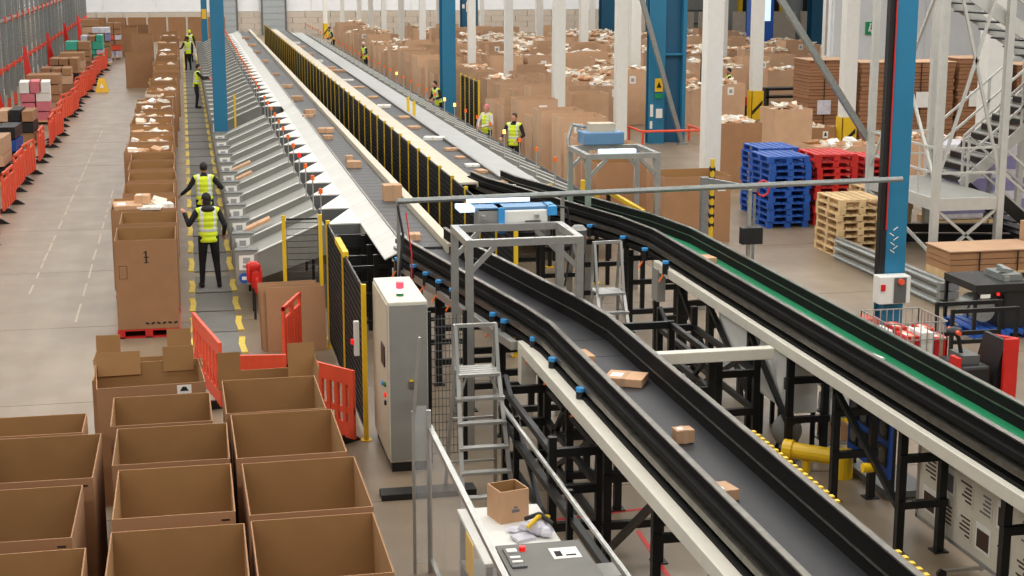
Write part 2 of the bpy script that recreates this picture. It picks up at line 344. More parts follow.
# slender white mezzanine posts with yellow foot guards
posts = [(13.05, 37.9, .42), (11.6, 48.6, .36), (13.7, 48.8, .36), (20.55, 46.6, .42), (21.2, 56.6, .4), (20.4, 80, .42), (20.5, 91, .4), (18.4, 63.5, .42), (12.8, 62.4, .32), (12.3, 68, .32), (12.3, 82.5, .32), (12.2, 90, .3), (12.2, 98, .3), (12.2, 105, .3), (12.2, 112, .3), (11.6, 118, .3), (16.6, 104, .3), (24.5, 70, .36), (28.5, 82, .36), (25, 96, .3), (21, 112, .3), (10.6, 121, .3), (30.5, 72, .36)]
for i, (x, y, wd) in enumerate(sorted(posts, key=lambda p: p[1])):
    t = thing('white_post', '%s nearest of the tall white square posts holding the mezzanine' % nth(i), 'post', (x, y, 0), 0, 'white mezzanine posts')
    MB(t).box(x-wd/2, x+wd/2, y, y+wd, 0, 12).build('shaft', 'whitep', t)
    MB(t).box(x-wd/2-.05, x+wd/2+.05, y-.05, y+wd+.05, 0, .02).build('base_plate', 'greyd', t)
    if x > 14 or y > 70:
        g = MB(t).box(x-wd/2-.04, x+wd/2+.04, y-.05, y-.005, .02, 1.1).box(x-wd/2-.05, x-wd/2-.005, y-.05, y+wd, .02, 1.1).build('foot_guard', 'yellow', t)
        MB(t).prism([(x-wd/2, y-.06, .2), (x-wd/2, y-.06, .35), (x+wd/2, y-.06, .75), (x+wd/2, y-.06, .6)], (0, .008, 0)).build('hazard_stripe', 'ink', g)
# pallet rack frames along the left wall
def rack_frame():
    t = thing('rack_frame', '', 'rack', (0, 0, 0), 0, 'rack frames on the left')
    for dx in (-.9, 0): MB().box(dx-.07, dx+.07, -.06, .06, 0, 11).build('upright', 'galv', t)
    b = MB()
    for k in range(8): b.bar((-.9, 0, .3+k*1.3), (0, 0, 1.3+k*1.3), .035); b.bar((0, 0, 1.35+k*1.3), (-.9, 0, 1.35+k*1.3), .035)
    b.build('lacing', 'galv', t)
    MB().box(-.06, .07, -.12, -.06, .02, .5).build('foot_guard', 'orange', t)
    for z in (1.7, 3.6, 5.6): MB().box(-.02, .08, -.14, .14, z-.12, z+.12).build('beam_connector', 'orange', t)
    return t
rp = rack_frame(); RX = -7.0
rk_y = [44+2.5*i for i in range(32)]
for i, y in enumerate(rk_y):
    lb = '%s rack frame from the near end of the tall racking along left wall' % nth(i)
    if i == 0: rp.location = (RX, y, 0); rp['label'] = lb
    else: copy_tree(rp, (RX, y, 0), label=lb)
bmp = MB().box(-.03, .03, .07, 2.43, -.06, .06).mesh('rack_beam', 'red')
bm2 = MB().box(-.03, .03, .07, 2.43, -.06, .06).mesh('rack_beam_grey', 'galv')
for i, y in enumerate(rk_y[:-1]):
    for z, me in ((1.7, bmp), (3.6, bm2), (5.6, bm2)):
        o = link('rack_beam', me, None, (RX, y, z)); tag(o, '%s rack beam from the near end, %s level of left racking' % (nth(i), 'red one at the lowest' if z < 3 else ('grey one at the middle' if z < 5 else 'grey one at the top')), 'beam', 'beams of the left racking')
    if i % 5 == 1:
        tag(MB().prism([(RX+.1, y+1.0, 0), (RX+.5, y+1.3, 0), (RX+.15, y+1.35, 2.2), (RX+.05, y+1.25, 2.2)], (.02, .05, 0)).build('red_banner', 'red'), 'red cloth hanging in front of %s bay of left racking' % nth(i), 'banner', 'red cloths on racking')
# floor mats of the walkway with yellow edges
my = [22.6, 24.15, 25.7, 27.3, 28.9, 30.9]
while my[-1] < 100: my.append(my[-1]+2.05)
mt = thing('walkway_mat', '', 'floor mat', (0, 0, 0), 0, 'grey walkway mats')
MB().box(.02, .68, .04, 1.96, .001, .02).build('rubber_mat', 'mat', mt)
for x, s in ((-.1, 1), (.69, -1)): MB().prism([(x, .12, .001), (x+.1, .12, .001), (x+.1+.03*s, .9, .001), (x+.1, 1.5, .001), (x, 1.5, .001), (x+.03*s, .9, .001)], (0, 0, .02)).build('yellow_edge', 'yelmark', mt)
for i, y in enumerate(my):
    lb = '%s grey walkway mat with yellow edges, counted from the near end' % nth(i)
    o = mt if i == 0 else copy_tree(mt, label=lb)
    o['label'] = lb; o.location = (0, y, 0); o.scale = (1, (1.55 if i < 5 else 2.0)/2.0, 1)
# ================================================================ twin parcel sorters
PIT = 1.72; Y0 = 27.16; NCH = 41; YS1 = Y0 + PIT*NCH
MIR = 9.43          # the right sorter is the left one mirrored about x = MIR/2
def chute(mirror):
    f = (lambda x: MIR-x) if mirror else (lambda x: x)
    t = thing('parcel_chute', '', 'chute', (0, 0, 0), 0, 'chutes of the right sorter' if mirror else 'chutes of the left sorter')
    def bx(b, x0, x1, *a): 
        x0, x1 = sorted((f(x0), f(x1))); return b.box(x0, x1, *a)
    b = MB(); b.hexa([(f(.98), .03, .84), (f(2.3), .03, 1.42), (f(2.3), PIT-.03, 1.42), (f(.98), PIT-.03, .84), (f(.98), .03, .87), (f(2.3), .03, 1.45), (f(2.3), PIT-.03, 1.45), (f(.98), PIT-.03, .87)]); b.build('tray', 'roller' if mirror else 'tray', t)
    b = MB(); b.prism([(f(.98), 0, .55), (f(2.3), 0, .98), (f(2.3), 0, 1.5), (f(2.15), 0, 1.5), (f(.98), 0, 1.0)], (0, .025, 0)); b.build('divider', 'tray', t)
    b = MB(); b.hexa([(f(.98), -.02, 1.0), (f(2.2), -.02, 1.52), (f(2.2), .045, 1.52), (f(.98), .045, 1.0), (f(.98), -.02, 1.02), (f(2.2), -.02, 1.54), (f(2.2), .045, 1.54), (f(.98), .045, 1.02)]); b.build('divider_flange', 'whitep', t)
    b = MB(); b.prism([(f(2.9), PIT, 1.5), (f(2.9), 0, 1.5), (f(2.32), 0, 1.5)] + ([(f(2.32), PIT, 1.5)] if mirror else []), (0, 0, .02)); b.build('transfer_plate', 'roller' if mirror else 'sheet', t)
    b = MB(); bx(b, 2.3, 2.9, .0, .02, 1.0, 1.5); b.build('support_web', 'greyd', t)
    b = MB(); bx(b, .8, 1.0, .0, PIT-.03, .8, .84); bx(b, .78, .8, 0, PIT-.03, .6, .95); b.build('end_lip', 'greyd', t)
    if not mirror: e = MB(); bx(e, .72, 1.1, -.02, .03, .5, 1.1); eo = e.build('end_panel', 'grey', t)
    if not mirror: b = MB(); bx(b, .72, 1.12, -.03, .2, 1.1, 1.112); b.build('end_ledge', 'greyd', t)
    if not mirror: b = MB(); bx(b, .78, 1.04, -.026, -.021, .76, 1.02); b.build('code_label', 'white', eo)
    if not mirror: b = MB(); bx(b, .84, .98, -.03, -.027, .8, .85); bx(b, .85, .97, -.03, -.027, .88, .98); b.build('code_print', 'faint', eo)
    p = MB().cyl((f(2.22), -.02, 1.5), (f(2.22), -.02, 2.06), .012, n=6).build('beacon_pole', 'alu', t)
    MB().cyl((f(2.22), -.02, 2.06), (f(2.22), -.02, 2.15), .038, .034, n=8).build('beacon', 'amber', p)
    b = MB(); b.bar((f(1.02), .1, 0), (f(1.02), .1, .7), .05); b.bar((f(2.2), .1, 0), (f(2.2), .1, 1.0), .05); b.build('leg', 'steelblk', t)
    return t
for mirror in (False, True):
    pr = chute(mirror)
    for i in range(NCH):
        if mirror and i < 2 or not mirror and i == 12: continue
        lb = '%s grey chute from the near end of the %s sorter' % (nth(i - (2 if mirror else 0)), 'right' if mirror else 'left')
        loc = (0, Y0+PIT*i, 0)
        if (i == 0 and not mirror) or (mirror and i == 2): o = pr; o.location = loc; o['label'] = lb
        else: o = copy_tree(pr, loc, label=lb)
        if (not mirror and i == 3) or (mirror and i in (5, 9, 10, 16)):
            for c in o.children:
                if c.name.startswith('beacon_pole'):
                    b = c.children[0]; b.data = b.data.copy(); b.data.materials[0] = M['redlens' if not mirror else 'amber_lit']
def sorter(mirror, ya, yb):
    sg = -1 if mirror else 1
    f = (lambda x: MIR-x) if mirror else (lambda x: x)
    nm = 'right' if mirror else 'left'
    t = thing('sorter_conveyor', 'long dark slat-belt sorter with %s' % ('pale apron strip behind the fence, right of the two' if mirror else 'wide shiny metal side sheets, left of the two'), 'conveyor', (f(3.55), ya, 0))
    def bx(b, x0, x1, *a):
        x0, x1 = sorted((f(x0), f(x1))); return b.box(x0, x1, *a)
    b = MB(t); bx(b, 3.2, 3.9, ya, yb, 1.5, 1.6); b.build('track_bed', 'steelblk', t)
    sm = MB(); sm.box(-.3, .3, .008, .442, 0, .03); me = sm.mesh('carrier_plate', 'belt')
    n = int((yb-ya)/.45)
    for k in range(min(n, 175)): link('carrier_plate', me, t, (0, .45*k, 1.605))
    # sloped metal side sheet, in panels
    x0, x1 = f(2.9), f(3.25)
    pm = MB(); a0, a1 = (2.9-3.55)*sg, (3.24-3.55)*sg
    pm.hexa([(a0, .004, 1.5), (a1, .004, 1.66), (a1, PIT-.004, 1.66), (a0, PIT-.004, 1.5), (a0, .004, 1.52), (a1, .004, 1.68), (a1, PIT-.004, 1.68), (a0, PIT-.004, 1.52)])
    pme = pm.mesh('side_sheet', 'roller' if mirror else 'sheet')
    y = Y0 - PIT*2.0 if not mirror else Y0 + PIT
    while y < yb-.5: link('side_sheet', pme, t, (0, y-ya, 0)); y += PIT
    b = MB(t); bx(b, 3.22, 3.25, ya, yb, 1.6, 1.7); b.build('side_rail', 'rail', t)
    b = MB(t); bx(b, 3.86, 4.02 if not mirror else 4.28, ya-.4, yb, 1.70, 1.74); bx(b, 3.86, 3.89, ya-.4, yb, 1.6, 1.7); b.build('apron_strip', 'apron', t)
    b = MB(t); bx(b, 4.0 if not mirror else 4.26, 4.02 if not mirror else 4.28, ya-.4, yb, 1.35, 1.70); b.build('apron_skirt', 'apron' if mirror else 'greyd', t)
    y = ya+.3
    lg = MB(); 
    for x in (3.25, 3.88): lg.bar(((x-3.55)*sg, 0, 0), ((x-3.55)*sg, 0, 1.5), .08)
    lme = lg.mesh('leg_frame', 'steelblk')
    lb = MB(); 
    for z in (.4, 1.0): lb.bar(((3.25-3.55)*sg, 0, z), ((3.88-3.55)*sg, 0, z), .06)
    bme = lb.mesh('cross_bar', 'steelblk')
    while y < yb: link('leg_frame', lme, t, (0, y-ya, 0)); link('cross_bar', bme, t, (0, y-ya, 0)); y += 2.4
    b = MB(t); bx(b, 2.95, 3.2, ya+2.6, yb, .02, .75); b.build('lower_housing', 'steelblk', t)
    return t
sL = sorter(False, 24.0, YS1); sR = sorter(True, 30.6, YS1)
# ---- safety fences: yellow posts with black wire mesh
wm = MB()
for k in range(29): wm.box(-.004, .004, .05*k, .05*k+.008, .12, 1.98)
for k in range(19): wm.box(-.005, .005, 0, 1.41, .12+.1*k, .13+.1*k)
wm.box(-.012, .012, 0, 1.41, .1, .13); wm.box(-.012, .012, 0, 1.41, 1.97, 2.0); wm.box(-.012, .012, 0, .02, .1, 2); wm.box(-.012, .012, 1.39, 1.41, .1, 2)
wire_me = wm.mesh('mesh_panel', 'black')
pp = MB(); pp.box(-.03, .03, -.03, .03, .01, 2.05); pp.box(-.07, .07, -.07, .07, 0, .012); post_me = pp.mesh('fence_post', 'yellow')
def fence(label, a, b, ends=True, step=1.45):
    a = Vector((*a, 0)); b = Vector((*b, 0)); L = (b-a).length; n = max(1, round(L/step)); st = L/n
    ang = math.atan2(-(b-a).x, (b-a).y)
    t = thing('safety_fence', label, 'fence', a, ang)
    for k in range(n+1): link('fence_post', post_me, t, (0, st*k, 0))
    for k in range(n): o = link('mesh_panel', wire_me, t, (0, st*k+.04, 0)); o.scale = (1, (st-.08)/1.41, 1)
    return t
fence('long black mesh fence with yellow posts running between the two sorters', (4.86, 23.2), (4.86, YS1))
fence('short black mesh fence with yellow posts beside the mid blue column', (9.55, 51.6), (9.55, 55.0), step=.9)
fA = fence('black mesh gate fence with yellow posts beside the grey control cabinet', (2.09, 19.36), (2.09, 24.35), step=2.5)
sl = MB().box(-.1, -.035, .28, .36, 1.05, 1.5).build('lock_box', 'whitep', fA); MB().box(-.14, -.1, .3, .36, 1.2, 1.26).build('red_lever', 'redlens', sl)
MB().box(-.04, .04, 2.2, 3.4, 1.98, 2.06).build('gate_rail', 'yellow', fA)
fence('short black mesh fence with one free yellow post under the nearest chute', (2.02, 24.95), (1.44, 24.98), step=1.0)
tag(link('fence_post', post_me, None, (1.42, 47.9, 0)), 'single yellow post standing among the left chutes beside the blue column', 'post')
# black gear under the near chutes
t = thing('support_stand', 'black steel framework below the near end of left sorter', 'frame', (2.9, 24.6, 0))
for x in (2.4, 2.85, 3.3):
    for y in (24.5, 25.4, 26.3): MB(t).bar((x, y, 0), (x, y, 1.45), .07).build('upright', 'steelblk', t)
for y in (24.5, 25.4, 26.3):
    for z in (.35, .8, 1.25): MB(t).bar((2.4, y, z), (3.3, y, z), .05).build('cross_bar', 'steelblk', t)
MB(t).box(2.38, 3.35, 26.4, 26.45, 0, 1.45).build('back_panel', 'black', t)

# ================================================================ belt conveyors in the foreground
def conveyor(label, path, belt_m, wl, wr, beam_path, beam_off, legs, legx, rib=True, wall_r=.3, half=.34, wm='wallsteel'):
    t = thing('belt_conveyor', label, 'conveyor', (path[0][0], path[0][1], 0))
    Z = 1.6
    MB(t).sweep([(-half, Z-.02), (half, Z-.02), (half, Z), (-half, Z)], path).build('belt', belt_m, t)
    MB(t).sweep([(-half-.02, Z-.2), (half+.02, Z-.2), (half+.02, Z-.06), (-half-.02, Z-.06)], path).build('bed', 'steelblk', t)
    MB(t).sweep([(-half-.03, Z-.2), (-half-.0, Z-.2), (-half-.0, Z+.25), (-half-.03, Z+.25)], path).build('side_wall', 'wallsteel', t)
    MB(t).sweep([(half, Z-.2), (half+.03, Z-.2), (half+.03, Z+wall_r), (half, Z+wall_r)], path).build('side_wall', 'wallsteel', t)
    MB(t).sweep([(-half-.05, Z+.25), (-half+.01, Z+.25), (-half+.01, Z+.265), (-half-.05, Z+.265)], path).build('wall_cap', 'rail', t)
    MB(t).sweep([(half-.01, Z+wall_r), (half+.05, Z+wall_r), (half+.05, Z+wall_r+.015), (half-.01, Z+wall_r+.015)], path).build('wall_cap', 'rail', t)
    if rib:
        for dz, dx, m in ((.14, .07, 'wallsteel'), (.02, .10, 'rail'), (-.1, .12, 'wallsteel')):
            MB(t).sweep([(-half-.03-dx, Z+dz-.035), (-half-.03, Z+dz-.035), (-half-.03, Z+dz+.03), (-half-.03-dx, Z+dz+.03)], path).build('side_rib', m, t)
        MB(t).sweep([(half-.012, Z+.12), (half-.0, Z+.12), (half-.0, Z+.135), (half-.012, Z+.135)], path).build('guide_strip', 'rail', t)
    return t
pL = [(4.47, 5.5, 0), (4.47, 17.6, 0), (4.36, 18.6, 0), (3.62, 23.2, 0), (3.55, 24.1, 0)]
cL = conveyor('near black belt conveyor carrying parcels diagonally across the picture', pL, 'belt_dk', 0, 0, None, 0, None, 0)
pR = [(7.5, 5.5, 0), (7.5, 23.6, 0), (7.3, 25.0, 0), (6.0, 30.0, 0), (5.88, 31.0, 0)]
cR = conveyor('right hand conveyor with a bright green belt between black side walls', pR, 'green', 0, 0, None, 0, None, 0, wall_r=.24, half=.3)
# hazard chevron edging on the near conveyor's right wall
ch = MB(cL); 
for k in range(60): 
    y = 8.3 + .11*k
    if 10.9 < y < 12.9 or y < 9.9: MB(cL).box(4.86, 4.895, y, y+.05, 1.902, 1.918).build('hazard_chevron', 'yellow', cL)
# seams across the belt
for y in (16.9, 17.7): MB(cL).box(4.14, 4.8, y, y+.02, 1.6, 1.603).build('belt_seam', 'black', cL)
# painted carrying beams
def beam(t, x, y0, y1, z0, z1, wd, m='cream'):
    MB(t).box(x-wd/2, x+wd/2, y0, y1, z0, z1).build('carrying_beam', m, t, bevel=.008)
beam(cL, 3.93, 5.5, 18.25, 1.36, 1.5, .17); beam(cR, 7.02, 5.5, 22.9, 1.36, 1.5, .1)
MB(cL).box(4.03, 4.045, 5.5, 18.2, 1.5, 1.53).build('drive_chain', 'yelmark', cL)
MB(cR).box(7.08, 7.095, 5.5, 22.8, 1.5, 1.53).build('drive_chain', 'yelmark', cR)
MB(cL).box(3.84, 4.02, 18.0, 18.2, 1.0, 1.45).build('beam_end_post', 'cream', cL)
MB(cR).box(6.95, 7.08, 22.6, 22.9, .9, 1.4).build('beam_end_post', 'grey', cR)
MB(cL).bar((3.1, 23.8, 1.42), (3.1+.72, 18.3, 1.42), .1, .1).build('lower_rail', 'alu', cL)
# light cross beam joining the two conveyors
tag(MB().box(4.9, 6.9, 17.55, 17.7, 1.28, 1.42).build('cross_beam', 'cream', bevel=.01), 'cream cross beam linking the near conveyor to the green-belt one', 'beam')
# black support frames
def hframe(t, x0, x1, y, z, bars=(.35, .85, 1.25), dbl=True):
    for x in (x0, x1):
        MB(t).bar((x, y, 0), (x, y, z), .08).build('leg', 'steelblk', t)
        MB(t).box(x-.08, x+.08, y-.08, y+.08, 0, .015).build('foot', 'steelblk', t)
    for zz in bars:
        if zz < z: MB(t).bar((x0-.05, y-.03, zz), (x1+.05, y-.03, zz), .07, .08).build('cross_bar', 'steelblk', t)
for y in (7.6, 9.4, 11.3, 12.9, 14.6, 16.2, 17.6): hframe(cL, 4.0, 4.56, y, 1.4, bars=(.45, .95))
for a, b in ((9.4, 11.3), (12.9, 14.6), (16.2, 17.6)): MB(cL).bar((4.0, a, 1.3), (4.0, b, .15), .06).build('brace', 'steelblk', cL)
for y in (19.2, 20.4, 21.8, 23.0):
    xc = 3.62 + (23.2-y)/4.6*.74; hframe(cL, xc-.42, xc+.42, y, 1.4)
for y in (8.2, 10.4, 12.2, 14.3, 16.0, 17.4, 18.8, 20.4, 21.8, 23.0): hframe(cR, 7.06, 7.52, y, 1.38, bars=(.55, 1.05))
for a, b in ((14.3, 16.0), (17.4, 18.8), (18.8, 20.4), (20.4, 21.8)): MB(cR).bar((7.05, a, .5), (7.05, b, 1.3), .06).build('brace', 'steelblk', cR)
for y in (24.4, 26.0, 27.6, 29.2):
    xc = 5.88 + (30.4-y)/5.4*1.4; hframe(cR, xc-.4, xc+.4, y, 1.38)
# free-standing black shelf frames between the conveyors (seen below the near belt)
def rackframe(label, x0, x1, y0, y1, z, levels):
    t = thing('support_stand', label, 'stand', ((x0+x1)/2, (y0+y1)/2, 0))
    for x in (x0, x1):
        for y in (y0, y1): MB(t).bar((x, y, 0), (x, y, z), .08).build('upright', 'steelblk', t)
    for zz in levels:
        for y in (y0, y1): MB(t).bar((x0, y, zz), (x1, y, zz), .07, .09).build('cross_bar', 'steelblk', t)
        for x in (x0, x1): MB(t).bar((x, y0, zz), (x, y1, zz), .06, .07).build('side_bar', 'steelblk', t)
    MB(t).bar((x0, y0, .1), (x0, y1, z), .05).build('brace', 'steelblk', t); MB(t).bar((x1, y0, z), (x1, y1, .1), .05).build('brace', 'steelblk', t)
    return t
rackframe('black steel frame below the near conveyor behind the packing table', 3.5, 4.0, 14.9, 17.3, 1.32, (.35, .75, 1.15))
rackframe('black steel frame between the conveyors under the cream cross beam', 5.3, 6.2, 17.85, 19.5, 1.35, (.4, .85, 1.3))
rackframe('black steel frame beside the green-belt conveyor under its near end', 6.35, 6.85, 18.0, 20.5, 1.3, (.5, 1.0))
# motor pods with blue caps along the left conveyor
mp = thing('drive_motor', '', 'motor', (0, 0, 0), 0, 'blue-capped motors')
MB().cyl((0, 0, 0), (0, 0, .16), .05, n=12).build('motor_body', 'black', mp); MB().cyl((0, 0, .16), (0, 0, .2), .052, n=12).build('cap', 'bluemot', mp)
MB().cyl((-.02, 0, .02), (-.1, 0, -.12), .012).build('cable', 'amber', mp)
def cl_x(y): return 4.47 if y < 17.6 else (4.36-(y-18.6)*.74/4.6 if y < 23.2 else 3.55)
mys = [15.6, 16.9, 17.9, 18.9, 19.3, 20.9, 21.5, 22.1, 22.7, 23.3]
for i, y in enumerate(mys):
    lb = '%s of the blue-capped motors on the left flank of near conveyor, from the near end' % nth(i)
    o = mp if i == 0 else copy_tree(mp); o.location = (cl_x(y)-.5, y, 1.42); o['label'] = lb
    MB(o).bar((cl_x(y)-.5, y, 1.45), (cl_x(y)-.36, y, 1.45), .05).build('bracket', 'steelblk', o)
for i, (y, dx) in enumerate(((22.2, 0), (23.3, 0), (24.4, .05), (25.6, .3))):
    copy_tree(mp, (6.95-dx, y, 1.42), label='%s blue-capped motor on the left flank of the green-belt conveyor' % nth(i))
gm = thing('gear_motor', 'grey gear motor with finned housing beside the bend of the right conveyor', 'motor', (6.3, 25.0, 1.25))
MB(gm).cyl((6.3, 25, 1.25), (6.3, 25, 1.65), .14, n=14).build('housing', 'greyd', gm); MB(gm).cyl((6.3, 25, 1.65), (6.3, 25, 1.72), .15, .08, n=14).build('fan_cover', 'grey', gm); MB(gm).bar((6.3, 25, 0), (6.3, 25, 1.25), .08).build('stand', 'steelblk', gm)
gm2 = copy_tree(gm, (6.1, 26.8, 1.25), label='grey gear motor farther back beside the right conveyor')
# ================================================================ cartons
def carton_parts(t, w_, d, h, m='card', flaps=None, z0=0):
    """open-topped carton: walls w x d x h, origin at base centre"""
    th = .012; x, y = w_/2, d/2
    b = MB()
    b.box(-x, x, -y, -y+th, z0, h).box(-x, x, y-th, y, z0, h).box(-x, -x+th, -y+th, y-th, z0, h).box(x-th, x, -y+th, y-th, z0, h).box(-x+th, x-th, -y+th, y-th, z0, z0+th)
    for k, f in ((0, 4), (1, 2), (2, 3), (3, 5), (4, 1)): b.mi[k*6+f] = 1      # inner faces
    return b
def make_carton(name, label, w_, d, h, loc, rz=0, m='card', group=None, flap=None, tagpos=None, fill=None, pal=0):
    t = thing(name, label, 'carton', loc, rz, group)
    carton_parts(t, w_, d, h, z0=pal).build('carton_wall', [m, 'card_in'], t)
    if flap:
        for side, ang in flap:
            fx = .42*w_ if side in 'NS' else .42*d
            b = MB(); th = .006
            if side in 'NS':
                s = 1 if side == 'N' else -1
                L = w_-.04; b.obox((0, s*(d/2 + math.sin(ang)*.16), h+math.cos(ang)*.16), (L, th, .32), (-s*ang, 0, 0))
            else:
                s = 1 if side == 'E' else -1
                b.obox((s*(w_/2 + math.sin(ang)*.16), 0, h+math.cos(ang)*.16), (th, d-.04, .32), (0, s*ang, 0))
            b.build('flap', m, t)
    if tagpos:
        for (face, u, z, sw, sh) in tagpos:
            b = MB()
            if face == 'S': b.box(u-sw/2, u+sw/2, -d/2-.004, -d/2-.001, z-sh/2, z+sh/2)
            else: b.box(w_/2+.001, w_/2+.004, u-sw/2, u+sw/2, z-sh/2, z+sh/2)
            l = b.build('paper_label', 'white', t)
            b = MB()
            if face == 'S': b.prism([(u-sw*.3, -d/2-.006, z-sh*.2), (u+sw*.3, -d/2-.006, z-sh*.2), (u+sw*.12, -d/2-.006, z+sh*.3), (u-sw*.12, -d/2-.006, z+sh*.3)], (0, .002, 0))
            else: b.prism([(w_/2+.004, u-sw*.3, z-sh*.2), (w_/2+.004, u+sw*.3, z-sh*.2), (w_/2+.004, u+sw*.12, z+sh*.3), (w_/2+.004, u-sw*.12, z+sh*.3)], (.002, 0, 0))
            b.build('label_print', 'ink', l)
    return t
def heap_mesh(w_, d, z, n, seed, bump=.12):
    r = random.Random(seed); b = MB()
    for k in range(n):
        sx, sy, sz = r.uniform(.14, .34), r.uniform(.12, .3), r.uniform(.03, .12)
        b.obox((r.uniform(-.4, .4)*w_, r.uniform(-.42, .42)*d, z+r.uniform(-.04, bump)), (sx, sy, sz), (r.uniform(-.4, .4), r.uniform(-.4, .4), r.uniform(0, 3)), mi=r.choice((0, 0, 1, 2)))
    b.box(-w_/2+.02, w_/2-.02, -d/2+.02, d/2-.02, z-.3, z-.05, 1)
    return b.mesh('parcel_heap', ['heap', 'parcel', 'white'])
# ---- foreground block of empty cartons: x centre, y centre, width, depth
fg = [
 ('R', .91, 12.15, 1.05, 1.38, 'front carton of right column'), ('R', .91, 13.7, 1.07, 1.44, 'second carton of right column'), ('R', .85, 15.33, 1.06, 1.5, 'third carton of right column'), ('R', .79, 16.8, 1.05, 1.35, 'fourth carton of right column'),
 ('B', -.22, 12.1, 1.1, 1.4, 'front carton of middle column'), ('B', -.25, 13.78, 1.04, 1.34, 'second carton of middle column'), ('B', -.28, 15.2, 1.1, 1.2, 'third carton of middle column'), ('B', -.39, 16.45, 1.03, 1.1, 'fourth carton of middle column'),
 ('A', -1.5, 11.8, 1.12, 1.36, 'front carton of left column'), ('A', -1.6, 13.42, 1.06, 1.35, 'second carton of left column'), ('A', -1.55, 14.98, 1.14, 1.4, 'third carton of left column'), ('A', -1.72, 16.1, 1.12, .7, 'fourth carton of left column')]
for k, x, y, w_, d, lb in fg:
    t = make_carton('open_carton', 'empty open brown carton, %s in the foreground block' % lb, w_, d, 1.4, (x, y, 0), random.uniform(-.012, .012), 'card', 'empty open cartons in the foreground')
    MB().box(-w_/2+.012, -w_/2+.03, -d/2+.05, -d/2+.07, 1.02, 1.1).box(w_/2-.12, w_/2-.05, -d/2-.003, -d/2, 1.32, 1.335).build('hand_slot', 'ink', t)
# cartons with standing flaps behind the block
t = make_carton('flapped_carton', 'open carton with raised flaps and a printed arrow label, behind the middle column', 1.2, 1.1, 1.38, (-.55, 18.05, 0), .06, 'card', 'flapped cartons behind the block', tagpos=[('S', .36, 1.31, .16, .1)])
for nm, c, sz, r in (('flap', (-.33, .53, 1.38), (.5, .006, .28), (-.15, 0, 0)), ('flap', (.36, .53, 1.4), (.36, .006, .3), (-.05, 0, 0)), ('flap', (-.6, .1, 1.32), (.006, .5, .2), (0, -.1, 0)), ('flap', (.6, .3, 1.32), (.006, .45, .2), (0, .15, 0))):
    MB().obox(c, sz, r).build(nm, 'card_in', t)
t = make_carton('flapped_carton', 'carton with four upright flaps, farthest back of the foreground group', 1.15, 1.1, 1.08, (-.66, 19.5, 0), -.04, 'card', 'flapped cartons behind the block', tagpos=[('S', .45, .95, .1, .14)])
for c, sz, r in (((-.46, .5, 1.22), (.3, .006, .34), (-.05, 0, 0)), ((.42, .53, 1.24), (.3, .006, .38), (-.08, 0, 0)), ((.6, 0, 1.16), (.006, .8, .24), (0, .2, 0)), ((-.57, 0, 1.16), (.006, .5, .2), (0, -.1, 0))):
    MB().obox(c, sz, r).build('flap', 'card_in', t)
t = make_carton('flapped_carton', 'carton with tall corner flaps standing behind the right column', 1.05, 1.2, 1.15, (.85, 18.25, 0), .02, 'card', 'flapped cartons behind the block')
for c, sz, r in (((-.5, -.3, 1.38), (.26, .006, .46), (.05, 0, 0)), ((.38, .2, 1.34), (.32, .006, .42), (-.1, 0, 0)), ((.52, .1, 1.24), (.006, .9, .3), (0, .12, 0))):
    MB().obox(c, sz, r).build('flap', 'card_in', t)
# ---- row of cartons along the walkway
random.seed(11)
rowY = [26.25, 27.9, 29.55, 31.5, 33.3, 35.1, 36.7, 38.2, 40.3, 42.6, 44.6, 46.6, 48.9, 50.9, 53.0, 55.4, 57.8, 60.2, 63, 66, 69, 72, 75.5, 79, 82.5, 86, 90, 94, 98]
filled = {2, 7, 8, 9, 10, 11, 12, 13, 14, 15, 17, 20, 22, 23, 25, 27}
hm = {}
def parcel(name, label, loc, sz, rz=0, m='parcel', group=None, rot=None, lab=True):
    t = thing(name, label, 'parcel', loc, rz, group)
    x, y, z = sz[0]/2, sz[1]/2, sz[2]
    MB().box(-x, x, -y, y, 0, z).build('carton_wall', m, t, bevel=.006)
    MB().box(-.025, .025, -y-.001, y+.001, -.0, z+.002).build('tape', 'card_pale' if m != 'white' else 'heap', t)
    if lab: MB().box(-x*.75, -x*.15, -y*.6, y*.3, z+.002, z+.004).build('paper_label', 'white', t)
    if rot: t.rotation_euler = rot
    return t
